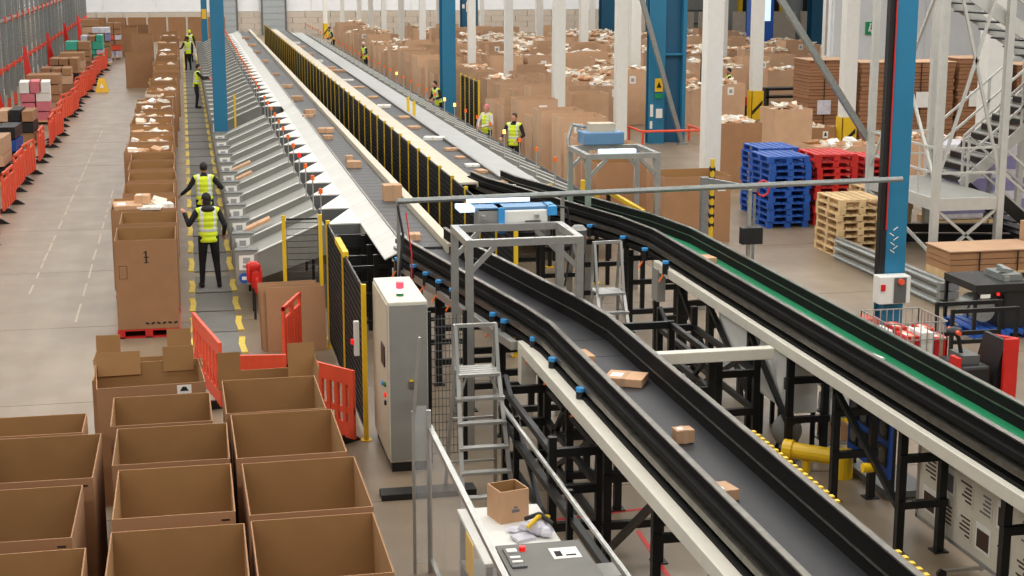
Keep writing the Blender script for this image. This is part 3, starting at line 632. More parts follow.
for i, y in enumerate(rowY):
    full = i in filled
    wl = .97 if not (full and i < 14) else 1.1
    x = -.75 if not full else -.8
    if i == 2: wl = 1.15; x = -.83
    jx = random.uniform(-.06, .03) - (.12 if 7 <= i <= 13 else 0)
    pal = .15 if i < 3 else .0
    lb = ('%s carton from the near end of the walkway row, %s' % (nth(i), 'heaped with parcels' if full else 'standing open and empty'))
    d = 1.28 if i < 2 else 1.35
    t = make_carton('tall_carton', lb, wl, d, 1.62, (x+jx*(i > 0), y, 0), random.uniform(-.02, .02), 'card', 'cartons in the row beside the walkway', pal=pal,
        tagpos=[('S', .3, 1.3, .12, .16)] if i in (18, 21, 24) else None)
    if i == 0:
        b = MB().box(-.005, .02, -d/2-.003, -d/2, 1.24, 1.44).box(-.03, .05, -d/2-.003, -d/2, 1.33, 1.345).box(-.03, .045, -d/2-.003, -d/2, 1.24, 1.252); b.obox((-.012, -d/2-.002, 1.42), (.05, .003, .014), (0, -.7, 0)); b.build('printed_mark', 'ink', t)
        MB().box(-.43, -.3, -d/2-.003, -d/2, 1.2, 1.206).box(-.43, -.3, -d/2-.003, -d/2, .99, .996).box(-.43, -.424, -d/2-.003, -d/2, .99, 1.206).box(-.306, -.3, -d/2-.003, -d/2, .99, 1.206).build('hand_hole_outline', 'ink', t)
        b = MB()
        for k in range(6): b.obox((-.02+.09*k, -d/2-.002, .24), (.06, .003, .03), (0, .3*(-1)**k, 0))
        b.build('printed_code', 'ink', t)
    if i < 3:
        p = thing('base_pallet', 'red base pallet under the %s carton of the walkway row' % nth(i), 'pallet', (x, y, 0), 0, 'red pallets under walkway cartons')
        MB().box(-wl/2, wl/2, -d/2, d/2, .12, .148).build('deck', 'redpl', p)
        for bxx in (-.44, 0, .44): MB().box(bxx-.06, bxx+.06, -d/2, d/2, 0, .12).build('runner', 'redpl', p)
        MB().box(-wl/2, wl/2, -d/2, -d/2+.1, 0, .02).build('bottom_board', 'redpl', p)
    if full and i != 2:
        tag(link('parcel_heap', heap_mesh(wl, d, 1.5, 11, i, .1), t), kind='stuff')
pp = [('flat white-taped parcel lying across the third walkway carton', (-1.13, 29.2, 1.6), (.5, .62, .08), .1, 'parcel'), ('small square carton on top of the third walkway carton', (-.86, 29.3, 1.66), (.26, .3, .16), -.1, 'parcel'),
      ('white padded mailer beside the small carton in the walkway row', (-.72, 29.05, 1.6), (.42, .4, .05), -.15, 'white'), ('round-cornered white bag at the right edge of third walkway carton', (-.42, 29.2, 1.58), (.18, .3, .09), .2, 'white')]
for lb, l, s, r, m in pp: parcel('parcel', lb, l, s, r, m, 'parcels on third walkway carton')
tag(link('parcel_heap', heap_mesh(1.1, 1.3, 1.5, 10, 99), None, (-.83, 29.55, .02)), 'loose parcels filling the third carton of the walkway row', 'parcels', kind='stuff')
# second short row to the left, far down the aisle
for i, (px, py, hh) in enumerate(((140, 88, 1.62), (143, 62, 1.6), (140, 50, 1.6), (128, 56, 1.75), (120, 54, 1.75), (100, 47, 1.7), (112, 45, 1.7), (90, 44, 1.7), (205, 36, 1.7), (190, 36, 1.7), (160, 36, 1.7), (148, 36, 1.7))):
    p = at(px, py)
    if i > 4: p = Vector((-6.1+1.42*(i-5), 118.5, 0))
    make_carton('tall_carton', '%s of the cartons standing left of the walkway row toward the back wall' % nth(i), 1.25, 1.25, hh, (p.x, min(p.y+.6, 121+.0*i), 0), random.uniform(-.02, .02), 'card', 'cartons near the back wall')
# ---- carton field behind the right sorter
random.seed(5)
CARDS = []
variants = [heap_mesh(1.2, 1.15, 1.52, 26, 300+k, .2) for k in range(5)]
cme = carton_parts(None, 1.2, 1.2, 1.6).mesh('carton_wall', ['card_pale', 'card_pale']); cme2 = carton_parts(None, 1.2, 1.2, 1.95).mesh('carton_wall', ['card_pale', 'card_pale'])
lme = MB().box(-.12, .12, -.606, -.602, 1.2, 1.48).mesh('paper_label', 'white'); lpm = MB().box(-.06, .06, -.609, -.607, 1.27, 1.4).mesh('label_print', 'faint')
fme = MB().obox((0, -.6, 1.75), (1.16, .008, .34), (.1, 0, 0)).mesh('flap', 'card_pale'); fme2 = MB().obox((-.6, 0, 1.75), (.008, 1.1, .36), (0, -.12, 0)).mesh('flap', 'card_pale'); 
fme3 = MB().box(-.03, .03, -.612, -.6, .4, 1.9).mesh('corner_strip', 'white')
rows = []
avoid = [(p[0], p[1]) for p in posts] + [(9.62, 58), (15.5, 50.2), (15.9, 49.6), (17.6, 98), (19.2, 57.5), (20.3, 57.5), (21.3, 58), (22, 58.5), (23, 58.5), (18.7, 47.5), (18.0, 47), (19.5, 47)]
def put(x, y, full, tall=False, lab=False, fl=0, rz=0):
    for ax, ay in avoid:
        if abs(ax-x) < 1.0 and -1.0 < ay-y < 1.35: return
    rows.append((x, y, full, tall, lab, fl, rz))
y = 36.6
while y < 104: (50 < y < 59) or put(10.15+random.uniform(-.08, .1), y, y > 70 and random.random() < .4, random.random() < .25, random.random() < .7, random.choice((0, 1, 2)), random.uniform(-.05, .05)); y += 1.75 if y < 70 else 2.6
for X, ya, yb, st, fp in ((11.6, 50, 110, 2.6, .5), (13.3, 51, 84, 2.0, .15), (14.8, 54, 104, 2.2, .75), (16.2, 56, 100, 2.6, .95), (17.9, 44.5, 48, 2.6, .9), (17.7, 52, 100, 2.2, .95), (19.1, 54, 100, 2.6, .9), (22.0, 59, 96, 2.7, .95), (23.5, 60, 96, 2.8, .95), (25.0, 64, 96, 2.9, .95), (26.6, 64, 94, 3.1, .95), (28.2, 66, 94, 3.2, .9), (30, 68, 92, 3.4, .9), (31.8, 70, 90, 3.6, .9)):
    y = ya
    while y < yb: put(X+random.uniform(-.08, .08), y, random.random() < fp, random.random() < .12, random.random() < .5, random.choice((0, 0, 0, 1, 2)), random.uniform(-.05, .05)); y += st
rows.sort(key=lambda r: r[1])
print('field cartons', len(rows))
for i, (x, y, full, tall, lab, fl_, rz) in enumerate(rows):
    side = 'just beyond the right sorter' if x < 11 else ('among the white posts' if x < 16 else 'in the far right storage field')
    lb = '%s nearest pale brown carton %s, %s' % (nth(sum(1 for r in rows[:i] if (r[0] < 11) == (x < 11) and (r[0] < 16) == (x < 16))), side, 'heaped with parcels' if full else 'open and unfilled')
    t = thing('storage_carton', lb, 'carton', (x, y+.6, 0), rz, 'storage cartons beyond the right sorter')
    link('carton_wall', cme2 if tall else cme, t)
    if full: tag(link('parcel_heap', random.choice(variants), t, rot=(0, 0, random.choice((0, 3.14)))), kind='stuff')
    if lab: l = link('paper_label', lme, t, (random.uniform(-.3, .3), 0, .3 if tall else 0)); link('label_print', lpm, l)
    if fl_ and not full and not tall: link('flap', fme if fl_ == 1 else fme2, t)
# three large cartons nearest the right conveyor and under the mezzanine
for lb, px, py, w_, d, h in (('big carton with a black-and-white arrow label behind the green-belt conveyor', 696, 243, 1.5, 1.3, 1.45), ('tall carton full of parcels beside the white post left of the blue pallets', 738, 186, 1.25, 1.2, 1.7), ('wide carton full of parcels behind the blue pallets', 800, 152, 2.3, 1.3, .75), ('carton half hidden behind the front scanner frame of right conveyor', 620, 228, 1.2, 1.2, 1.5)):
    p = at(px, py); t = make_carton('large_carton', lb, w_, d, h, (p.x, p.y+d/2, 0), .03, 'card', None, tagpos=[('S', w_*.36, h-.22, .18, .22)] if 'arrow' in lb or 'wide' in lb else None)
    if 'full' in lb: tag(link('parcel_heap', heap_mesh(w_, d, h-.05, 22, 77), t), kind='stuff')
# ================================================================ machines round the near end
# control cabinet
t = thing('control_cabinet', 'tall pale grey control cabinet with a lit stack light on top', 'cabinet', (2.47, 18.6, 0))
MB(t).box(2.23, 2.7, 18.0, 19.5, .12, 2.1).build('housing', 'cream', t, bevel=.012)
MB(t).box(2.25, 2.68, 18.02, 19.48, 0, .12).build('plinth', 'black', t)
d = MB(t).box(2.24, 2.69, 17.985, 18.0, .15, 2.06).build('end_panel', 'grey', t)
MB(t).box(2.46, 2.53, 17.96, 17.985, 1.05, 1.13).build('latch', 'greyd', d); MB(t).box(2.47, 2.52, 17.955, 17.975, 1.13, 1.15).build('warning_dot', 'yellow', d)
d = MB(t).box(2.215, 2.23, 18.05, 19.45, .15, 2.06).build('door', 'apron', t)
MB(t).box(2.2, 2.215, 18.25, 18.55, 1.25, 1.5).build('touch_screen', 'black', d)
for k, (yy, zz, m) in enumerate(((18.2, 1.05, 'greenlens'), (18.2, .92, 'redlens'), (18.2, .82, 'black'), (18.45, 1.0, 'bluemot'))): MB(t).cyl((2.19, yy, zz), (2.215, yy, zz), .03).build('push_button', m, d)
p = MB(t).cyl((2.42, 18.35, 2.02), (2.42, 18.35, 2.09), .022).build('stack_light', 'black', t)
MB(t).cyl((2.42, 18.35, 2.09), (2.42, 18.35, 2.14), .044, n=12).build('green_lens', 'greenlens', p); MB(t).cyl((2.42, 18.35, 2.14), (2.42, 18.35, 2.19), .044, n=12).build('white_lens', 'whitelit', p); MB(t).cyl((2.42, 18.35, 2.19), (2.42, 18.35, 2.27), .046, n=12).build('red_lens', 'redlit', p)
tag(MB().box(2.0, 3.1, 17.0, 17.25, 0, .07).build('cable_cover', 'black'), 'low black cable cover on floor before the cabinet', 'cable cover')
for x in (2.95,): 
    t = thing('mesh_guard', 'dark wire guard panel standing between cabinet and step ladder', 'guard', (2.95, 18.4, 0))
    for xx in (2.76, 3.2): MB(t).bar((xx, 18.3, 0), (xx, 18.3, 1.9), .05).build('post', 'steelblk', t)
    b = MB(t)
    for k in range(10): b.box(2.78+k*.045, 2.786+k*.045, 18.295, 18.305, .1, 1.85)
    for k in range(18): b.box(2.76, 3.2, 18.295, 18.305, .1+.1*k, .107+.1*k)
    b.build('wire_mesh', 'greyd', t)
# aluminium profile scanner portals
def portal(label, x0, x1, y0, y1, z, sensor):
    t = thing('scanner_portal', label, 'scanner portal', ((x0+x1)/2, (y0+y1)/2, 0)); a = .09
    for x in (x0, x1):
        for y in (y0, y1):
            MB(t).box(x-a/2, x+a/2, y-a/2, y+a/2, 0, z-a).build('post', 'alu', t)
            s = 1 if x == x0 else -1
            MB(t).bar((x, y, z-.42), (x+s*.33, y, z-a), .06).build('corner_brace', 'alu', t)
        MB(t).box(x-a/2, x+a/2, y0-a/2, y1+a/2, z-a, z).build('side_beam', 'alu', t)
        MB(t).bar((x, y0, z-.4), (x, y0+.3, z-a), .05).build('corner_brace', 'alu', t)
    for y in (y0, y1): MB(t).box(x0+a/2, x1-a/2, y-a/2, y+a/2, z-a, z).build('cross_beam', 'alu', t)
    if sensor == 1:
        z += .1
        s = MB(t).box(x0+.62, x1-.14, y1+.08, y1+.42, z-.22, z+.06).build('camera_unit', 'whitep', t, bevel=.02)
        MB(t).box(x0+.34, x0+.6, y1+.1, y1+.45, z-.18, z+.08).build('sensor_box', 'grey', s)
        MB(t).box(x1-.45, x1-.24, y1+.07, y1+.08, z-.12, z-.08).build('data_plate', 'greyd', s)
        MB(t).box(x0+.1, x0+.3, y1+.15, y1+.55, z+.04, z+.1).build('light_bar', 'lightbar', s)
        MB(t).box(x0+.25, x1-.3, y1+.47, y1+.53, z+.11, z+.16).build('light_bar', 'lightbar', s)
        MB(t).box(x0+.6, x0+.68, y1+.04, y1+.46, z-.24, z+.1).build('clamp', 'bluemot', s); MB(t).box(x1-.15, x1-.02, y1+.06, y1+.46, z-.02, z+.1).build('clamp', 'bluemot', s)
        MB(t).box(x0+.3, x1-.12, y1+.1, y1+.44, z+.06, z+.1).build('cover', 'bluegrey', s)
        for xx in (x0+.4, x1-.3): MB(t).bar((xx, y1, z-.02), (xx, y1+.2, z-.02), .05).build('hanger', 'alu', s)
        MB(t).tube([(x1-.1, y1+.2, z+.1), (x1+.15, y1+.2, z+.05), (x1+.22, y1+.2, z-.4), (x1+.1, y1+.1, z-1.0)], .014).build('cable', 'black', t)
    else:
        s = MB(t).box(x0+.2, x1-.3, y1-.2, y1+.3, z+.02, z+.25).build('camera_unit', 'bluegrey', t, bevel=.02)
        MB(t).box(x0+.35, x1-.45, y1-.1, y1+.2, z+.25, z+.4).build('cover', 'apron', s)
        MB(t).box(x0+.25, x1-.35, y0+.15, y0+.3, z-.02, z+.05).build('light_bar', 'lightbar', s)
        MB(t).tube([(x0+.4, y1+.3, z+.3), (x0+.1, y1+.3, z+.35), (x0, y1+.2, z+.1), (x0, y1+.1, z-.1)], .03).build('hose', 'galv', t)
    return t
portal('aluminium scanner portal over the near conveyor with glowing light bar', 3.36, 4.77, 18.86, 19.95, 2.66, 1)
portal('aluminium scanner portal farther back over the right conveyor', 6.82, 8.08, 26.4, 27.7, 2.72, 2)
# long conduit on posts across both conveyors
t = thing('cable_conduit', 'long grey cable conduit spanning from the near scanner portal to near blue column', 'conduit', (6.7, 22.1, 0))
MB(t).cyl((2.9, 22.15, 2.66), (10.68, 22.15, 2.76), .042, n=10).build('pipe', 'galv', t)
for x, z0 in ((2.92, 0), (8.25, 0), (5.35, 0)): MB(t).bar((x, 22.2, z0), (x, 22.2, 2.66), .05).build('post', 'alu', t)
MB(t).box(8.1, 8.42, 22.05, 22.2, 1.85, 2.1).build('junction_box', 'black', t)
MB(t).tube([(2.9, 22.1, 2.6), (2.96, 22.0, 2.2), (2.88, 21.9, 1.6), (2.95, 21.8, .9)], .018).build('black_cable', 'black', t)
MB(t).tube([(3.02, 22.1, 2.5), (3.08, 22.0, 1.9), (3.05, 21.9, 1.2)], .01).build('red_cable', 'redpl', t)
t = thing('chain_post', 'black and yellow taped pole with red hook behind the right portal', 'pole', (9.3, 27.0, 0))
MB(t).cyl((9.3, 27, 0), (9.3, 27, 2.5), .04).build('pole', 'yellow', t)
for k in range(7): MB(t).obox((9.3, 27, 1.3+.17*k), (.09, .09, .07), (.5, 0, 0)).build('stripe', 'ink', t)
t = thing('galvanised_bracket', 'grey perforated channel bracket beside big arrow-label carton', 'bracket', (8.75, 25.8, 0))
MB(t).bar((8.75, 25.8, 0), (8.75, 25.8, 2.35), .12).build('post', 'galv', t); MB(t).bar((8.75, 25.8, 2.3), (9.6, 25.5, 2.15), .09).build('arm', 'galv', t)
t = thing('hose_loop', 'red coiled hose loop hanging by the white post', 'hose', (9.75, 25.6, 2.0))
MB(t).tube([(9.75+.12*math.cos(a*.8), 25.6, 2.15+.14*math.sin(a*.8)) for a in range(9)], .018).build('coil', 'red', t); MB(t).bar((9.6, 25.6, 2.05), (9.6, 25.6, 0), .04).build('stand', 'galv', t)
t = thing('yellow_barrier', 'yellow handrail beside the bend of the right conveyor', 'handrail', (7.7, 27.2, 0))
MB(t).bar((7.72, 26.0, 1.74), (7.68, 28.2, 1.78), .07).build('top_rail', 'yellow', t)
for x, y in ((7.72, 26.0), (7.68, 28.2)): MB(t).bar((x, y, 0), (x, y, 1.75), .07).build('post', 'steelblk', t)
for i, (px, py, z) in enumerate(((583, 180, 1.77), (597, 195, 1.7), (550, 184, 1.68), (408, 97, 1.95), (414, 101, 1.95))):
    p = at(px, py, z); t = thing('yellow_post', '%s yellow marker post along the right sorter, from the near end' % nth((1, 0, 2, 4, 3)[i]), 'post', (p.x, p.y, 0), 0, 'yellow marker posts')
    MB().bar((0, 0, z-.45), (0, 0, z), .08).build('yellow_cap', 'yellow', t); MB().bar((0, 0, 0), (0, 0, z-.45), .07).build('shaft', 'steelblk', t); MB().box(-.08, .08, -.08, .08, 0, .02).build('foot', 'yellow', t)
# step ladders
def ladder(label, X, Y, rz, plat, top, nst, wd=.46):
    t = thing('step_ladder', label, 'step ladder', (X, Y, 0), rz)
    run = plat*.42      # local: climbs from -y (front) towards +y (platform)
    for s in (-1, 1):
        x = s*wd/2
        MB().bar((x*1.25, -run, 0), (x, 0, plat), .045, .03).build('stile', 'alu', t)
        MB().bar((x*1.3, .55, 0), (x, .22, plat), .04, .03).build('rear_leg', 'alu', t)
        MB().bar((x, .0, plat), (x, .16, top), .035).build('handrail_post', 'alu', t)
        MB().bar((x, .3, plat), (x, .2, top), .035).build('handrail_post', 'alu', t)
        MB().bar((x, -.05, plat-.25), (x*.5, .02, plat), .02).build('brace', 'alu', t)
    for k in range(nst):
        f = (k+1)/(nst+1); MB().box(-wd/2*1.2, wd/2*1.2, -run*(1-f)-.05, -run*(1-f)+.05, plat*f-.02, plat*f+.01).build('tread', 'alu', t)
    for k in range(5): MB().box(-wd/2, wd/2, -.08+k*.085, -.01+k*.085, plat-.02, plat+.012).build('platform_slat', 'alu', t)
    MB().box(-wd/2, wd/2, .14, .18, top-.03, top+.01).build('top_rail', 'alu', t)
    for zz in (.35, .9): MB().bar((-wd/2*1.2, .5-.3*zz/plat*.8, zz), (wd/2*1.2, .5-.3*zz/plat*.8, zz), .025).build('rear_rung', 'alu', t)
    return t
ladder('aluminium platform step ladder standing in front of the near scanner portal', 3.08, 16.75, 0, 1.52, 2.05, 5)
ladder('aluminium step ladder standing between the two conveyors', 5.66, 20.6, .05, 1.52, 2.22, 5, .38)
# clear guard screen with aluminium frame
t = thing('guard_screen', 'clear acrylic guard screen in an aluminium frame beside the packing table', 'screen', (2.2, 13, 0))
MB(t).box(2.05, 2.08, 14.8, 14.83, 0, 1.7).build('edge_post', 'alu', t); MB(t).box(2.2, 2.245, 14.8, 14.84, 0, 1.7).build('edge_post', 'alu', t)
MB(t).tube([(2.08, 14.81, 1.7), (2.1, 14.81, 2.0), (2.14, 14.81, 2.45)], .016).build('curved_edge', 'alu', t)
MB(t).bar((2.24, 14.9, 1.5), (2.2, 9.5, 1.5), .05).build('top_rail', 'alu', t); MB(t).bar((2.24, 14.85, .12), (2.2, 9.5, .12), .04).build('bottom_rail', 'alu', t)
MB(t).box(2.215, 2.222, 9.5, 14.8, .15, 1.48).build('pane', 'glass', t); MB(t).box(2.08, 2.2, 14.812, 14.818, .1, 1.75).build('pane', 'glass', t)
s = MB(t).box(2.225, 2.235, 12.4, 12.75, .85, 1.2).build('warning_sign', 'signy', t)
MB(t).box(2.236, 2.24, 12.4, 12.75, .62, .85).build('notice', 'navy', s)
# packing table and dark machine
t = thing('packing_table', 'white-topped packing table behind the clear guard screen', 'table', (2.8, 13.6, 0))
MB(t).box(2.42, 3.22, 12.9, 14.35, .78, .82).build('table_top', 'whitep', t, bevel=.008)
for x in (2.47, 3.17):
    for y in (12.95, 14.3): MB(t).bar((x, y, 0), (x, y, .78), .06).build('leg', 'alu', t)
MB(t).box(2.44, 3.2, 13.0, 14.25, .3, .33).build('lower_shelf', 'grey', t)
t = thing('label_machine', 'dark grey machine cover with a white label at the bottom edge', 'machine', (2.95, 11.7, 0))
MB(t).box(2.52, 3.26, 10.6, 12.85, .0, .98).build('housing', 'greyd', t, bevel=.015)
MB(t).box(2.51, 3.27, 10.6, 12.86, .98, 1.0).build('cover', 'mat', t)
l = MB(t).box(2.95, 3.2, 12.45, 12.7, 1.0, 1.003).build('paper_label', 'white', t); MB(t).box(2.98, 3.04, 12.5, 12.62, 1.003, 1.005).box(3.07, 3.16, 12.5, 12.53, 1.003, 1.005).build('label_print', 'ink', l)
MB(t).box(2.505, 2.52, 10.8, 12.2, .3, .95).build('red_side_panel', 'redpl', t)
cp = MB(t).box(2.55, 2.68, 12.3, 12.75, 1.0, 1.02).build('control_panel', 'greyd', t); MB(t).cyl((2.72, 12.7, 1.0), (2.72, 12.7, 1.04), .03).build('stop_button', 'redlens', cp); MB(t).box(2.57, 2.66, 12.62, 12.7, 1.02, 1.03).box(2.57, 2.66, 12.48, 12.52, 1.02, 1.03).box(2.57, 2.66, 12.38, 12.42, 1.02, 1.03).build('keys', 'white', cp)
t = make_carton('small_carton', 'small open brown carton on the white packing table', .3, .3, .32, (2.86, 14.02, .82), .25, 'parcel')
MB().box(-.03, .05, -.153, -.151, .1, .13).box(-.01, .03, -.153, -.151, .14, .16).build('printed_mark', 'ink_grey', t)
t = thing('bag_pile', 'crumpled white bag with yellow and black straps on packing table', 'bag', (3.04, 13.5, .822))
MB().ell((0, 0, .08), (.11, .1, .08), 7, 5).ell((-.08, .06, .06), (.1, .08, .06), 6, 4).ell((.06, -.06, .06), (.08, .09, .06), 6, 4).ell((-.18, .12, .03), (.1, .08, .03), 7, 4).obox((-.16, -.08, .02), (.2, .14, .03), (.1, .05, .4)).build('bag', 'film', t); MB().tube([(-.12, -.1, .12), (0, -.02, .19), (.12, .08, .14)], .02).build('strap', 'yellow', t); MB().tube([(-.1, .1, .13), (.02, .02, .2), (.12, -.08, .13)], .022).build('strap', 'black', t)
# hand rail right of the table
t = thing('guide_rail', 'thin silver guide rail on black legs right of the packing table', 'rail', (3.4, 14, 0))
MB(t).bar((3.37, 17.2, 1.1), (3.42, 8.5, 1.1), .035).build('rail', 'alu', t); MB(t).bar((3.45, 16.5, .8), (3.5, 8.5, .8), .07).build('lower_rail', 'steelblk', t)
for y in (9.0, 11.6, 13.9, 16.4): MB(t).bar((3.44, y, 0), (3.44, y, 1.1), .06).build('post', 'steelblk', t)
MB(t).box(3.3, 3.46, 12.1, 12.4, .7, .95).build('gearbox', 'grey', t)
# ---- plastic orange barriers
def barrier_mesh():
    b = MB(); L, H_, d = 1.0, 1.0, .022
    b.box(-L, L, -d, d, .8, 1.0); b.box(-L, L, -d, d, .1, .3); b.box(-L, -L+.14, -d, d, .3, .8); b.box(L-.14, L, -d, d, .3, .8)
    for k in range(7): x = -.72+k*.24; b.box(x-.05, x+.05, -d, d, .3, .8)
    b.box(-L, L, -.012, .012, .42, .5)
    return b.mesh('barrier_panel', 'orange')
def barrier_solid():
    b = MB(); L, d = 1.0, .022
    b.box(-L, L, -d, d, .1, .82); b.box(-L, -.14, -d, d, .94, 1.0); b.box(.14, L, -d, d, .94, 1.0); b.box(-.14, .14, -d, d, .82, 1.0); b.box(-L, -L+.14, -d, d, .82, 1.0); b.box(L-.14, L, -d, d, .82, 1.0)
    for k in (-2, -1, 0, 1, 2): b.box(k*.38-.03, k*.38+.03, -.04, .04, .12, .8)
    return b.mesh('barrier_panel', 'orange')
bar_me = barrier_mesh(); bar_so = barrier_solid()
stripm = MB().box(-.8, .8, -.028, -.024, .84, .92).mesh('reflective_strip', 'refl')
foot_me = MB().prism([(-.03, -.28, 0), (-.03, .28, 0), (-.03, .1, .12), (-.03, -.1, .12)], (.06, 0, 0)).mesh('foot', 'black')
def barrier(label, x, y, rz, group, solid=True, sc=1):
    t = thing('pedestrian_barrier', label, 'barrier', (x, y, 0), rz, group)
    link('barrier_panel', bar_so if solid else bar_me, t); link('foot', foot_me, t, (-.7, 0, 0)); link('foot', foot_me, t, (.7, 0, 0)); pass
    t.scale = (sc, 1, 1); return t
by = [34.2, 37.0, 40.0, 43.6, 45.7, 49.6, 53.6, 55.7, 58.6, 62.2, 64.6, 68, 71, 74, 77.5, 81, 84.5, 88, 91.5]
for i, y in enumerate(by):
    barrier('%s orange plastic barrier from the near end of the line along left aisle' % nth(i), -4.4+random.uniform(-.08, .08), y, math.pi/2-random.uniform(.0, .2), 'orange barriers along the left aisle')
barrier('orange slatted barrier standing between the cartons and the yellow-edged walkway', .14, 21.9, -1.4, 'orange barriers by the cartons', False)
barrier('tall solid orange barrier edge-on in front of leaning cardboard sheets', 1.43, 23.4, 1.27, 'orange barriers by the cartons', True, .55).location.z = .02
barrier('low orange slatted barrier partly hidden behind the flapped cartons', .78, 20.15, -.12, 'orange barriers by the cartons', False, .36)
barrier('orange slatted barrier with black feet beside the cabinet fence', 1.55, 19.6, -.93, 'orange barriers by the cartons', False, .62)
# leaning cardboard sheets
for i, (x, y, wd, h, r) in enumerate(((1.46, 24.55, .93, 1.02, .06), (1.5, 24.42, .96, 1.0, .03), (1.56, 24.3, .92, .98, -.02))):
    t = thing('cardboard_sheet', '%s of the flat cardboard sheets leaning under the near chute, from the back' % nth(i), 'cardboard', (x, y, 0), r, 'leaning cardboard sheets')
    MB().hexa([(-wd/2, -.12, 0), (wd/2, -.12, 0), (wd/2, -.105, 0), (-wd/2, -.105, 0), (-wd/2, .2, h), (wd/2, .2, h), (wd/2, .215, h), (-wd/2, .215, h)]).build('sheet', 'card', t); MB().hexa([(-.005, -.123, 0.02), (.005, -.123, 0.02), (.005, -.12, 0.02), (-.005, -.12, 0.02), (-.005, .195, h-.02), (.005, .195, h-.02), (.005, .2, h-.02), (-.005, .2, h-.02)]).build('fold_line', 'card_dark', t)
t = thing('red_jacket', 'red jacket hanging on the end of the nearest chute', 'jacket', (.95, 26.6, .3))
MB().ell((.05, 0, .62), (.13, .07, .1)).ell((.07, 0, .42), (.09, .06, .2)).ell((-.03, -.03, .5), (.04, .05, .16)).ell((.16, .02, .44), (.04, .05, .2)).ell((.1, -.04, .3), (.05, .04, .16)).build('jacket_body', 'red', t, smooth=True); MB().bar((.06, 0, -.3), (.06, 0, .3), .04).build('black_strap', 'black', t)
t = thing('blue_badge', 'round blue mandatory sign on nearest chute end', 'sign', (.86, 27.13, .5)); MB(t).cyl((.86, 27.138, .62), (.86, 27.12, .62), .09, n=16).build('disc', 'bluepl', t); MB(t).box(.82, .9, 27.115, 27.119, .59, .65).build('symbol', 'white', t)
# ---- parcels riding on the belts
random.seed(3)
lp = [(392, 192, .34, .3, .3), (354, 164, .3, .26, .14), (349, 158, .16, .2, .12), (326, 130, .4, .3, .12), (328, 137, .24, .2, .1), (310, 112, .3, .2, .16), (306, 116, .3, .16, .08), (297, 98, .36, .3, .14), (287, 86, .36, .22, .1), (275, 74, .3, .2, .08), (265, 61, .3, .3, .1), (257, 52, .3, .3, .1), (252, 45, .4, .3, .12), (246, 38, .4, .3, .12), (414, 236, .2, .26, .1)]
for i, (px, py, a, b, h) in enumerate(sorted(lp, key=lambda q: -q[1])):
    p = at(px, py, 1.64+h/2); parcel('parcel', '%s brown parcel from the near end on the left sorter belt' % nth(i), (min(3.8, max(3.35, p.x)), p.y, 1.636), (a, b, h), random.uniform(-.2, .2), 'parcel', 'parcels on the left sorter', lab=False)
rp_ = [(508, 187, .3, .4, .06), (500, 182, .3, .25, .05), (481, 171, .2, .3, .07), (472, 165, .3, .3, .05), (460, 157, .2, .25, .04), (451, 149, .3, .2, .06), (434, 138, .5, .3, .08), (414, 127, .3, .3, .06), (404, 117, .3, .3, .06), (384, 106, .4, .35, .08), (373, 97, .3, .3, .06), (358, 87, .4, .3, .05), (348, 80, .4, .3, .06), (337, 71, .6, .4, .1), (330, 68, .4, .3, .1), (318, 61, .3, .3, .1), (309, 54, .3, .3, .1), (300, 47, .4, .4, .1), (293, 43, .4, .4, .1)]
for i, (px, py, a, b, h) in enumerate(sorted(rp_, key=lambda q: -q[1])):
    p = at(px, py, 1.64+h/2); parcel('parcel', '%s flat parcel from the near end on the right sorter belt' % nth(i), (min(6.1, max(5.66, p.x)), p.y, 1.636), (a, b, h), random.uniform(-.4, .4), 'parcel' if i % 3 else 'white', 'parcels on the right sorter', lab=False)
for lb, px, py, sz, r, m in (('large flat brown parcel with white label in the middle of near belt', 626, 379, (.42, .34, .09), -.5, 'parcel'), ('thin parcel against the left wall of near belt behind the large one', 584, 356, (.16, .34, .07), .1, 'parcel'), ('small cube-shaped carton on the near belt', 683, 435, (.18, .15, .13), .05, 'parcel'), ('white-labelled padded parcel lowest on near belt', 722, 492, (.2, .24, .1), .2, 'parcel')):
    p = at(px, py, 1.6+sz[2]/2); t = parcel('parcel', lb, (p.x, p.y, 1.602), sz, r, m, 'parcels on near belt')
for lb, px, py, sz, r in (('beige parcel on the green belt near its bend', 716, 260, (.34, .3, .08), .1), ('white paper parcel on the green belt toward the right', 888, 357, (.2, .3, .05), .2)):
    p = at(px, py, 1.62); parcel('parcel', lb, (7.5, p.y, 1.602), sz, r, 'white' if 'white' in lb else 'parcel', 'parcels on green belt', lab=False)
# parcels on some chutes
for i, (px, py, z, sz) in enumerate(((258, 229, 1.08, (.5, .3, .06)), (234, 170, 1.0, (.5, .3, .05)), (243, 178, 1.1, (.4, .3, .05)))):
    p = at(px, py, z); k = math.floor((p.y-Y0)/PIT); xx = max(1.25, min(2.0, p.x)); parcel('parcel', '%s flat parcel lying on a left chute, from the near end' % nth(i if i == 0 else 3-i), (xx, Y0+PIT*k+.9, .87+(xx-.98)*.44+.11), sz, 0, 'parcel', 'parcels on left chutes', rot=(0, -.414, 0), lab=False)
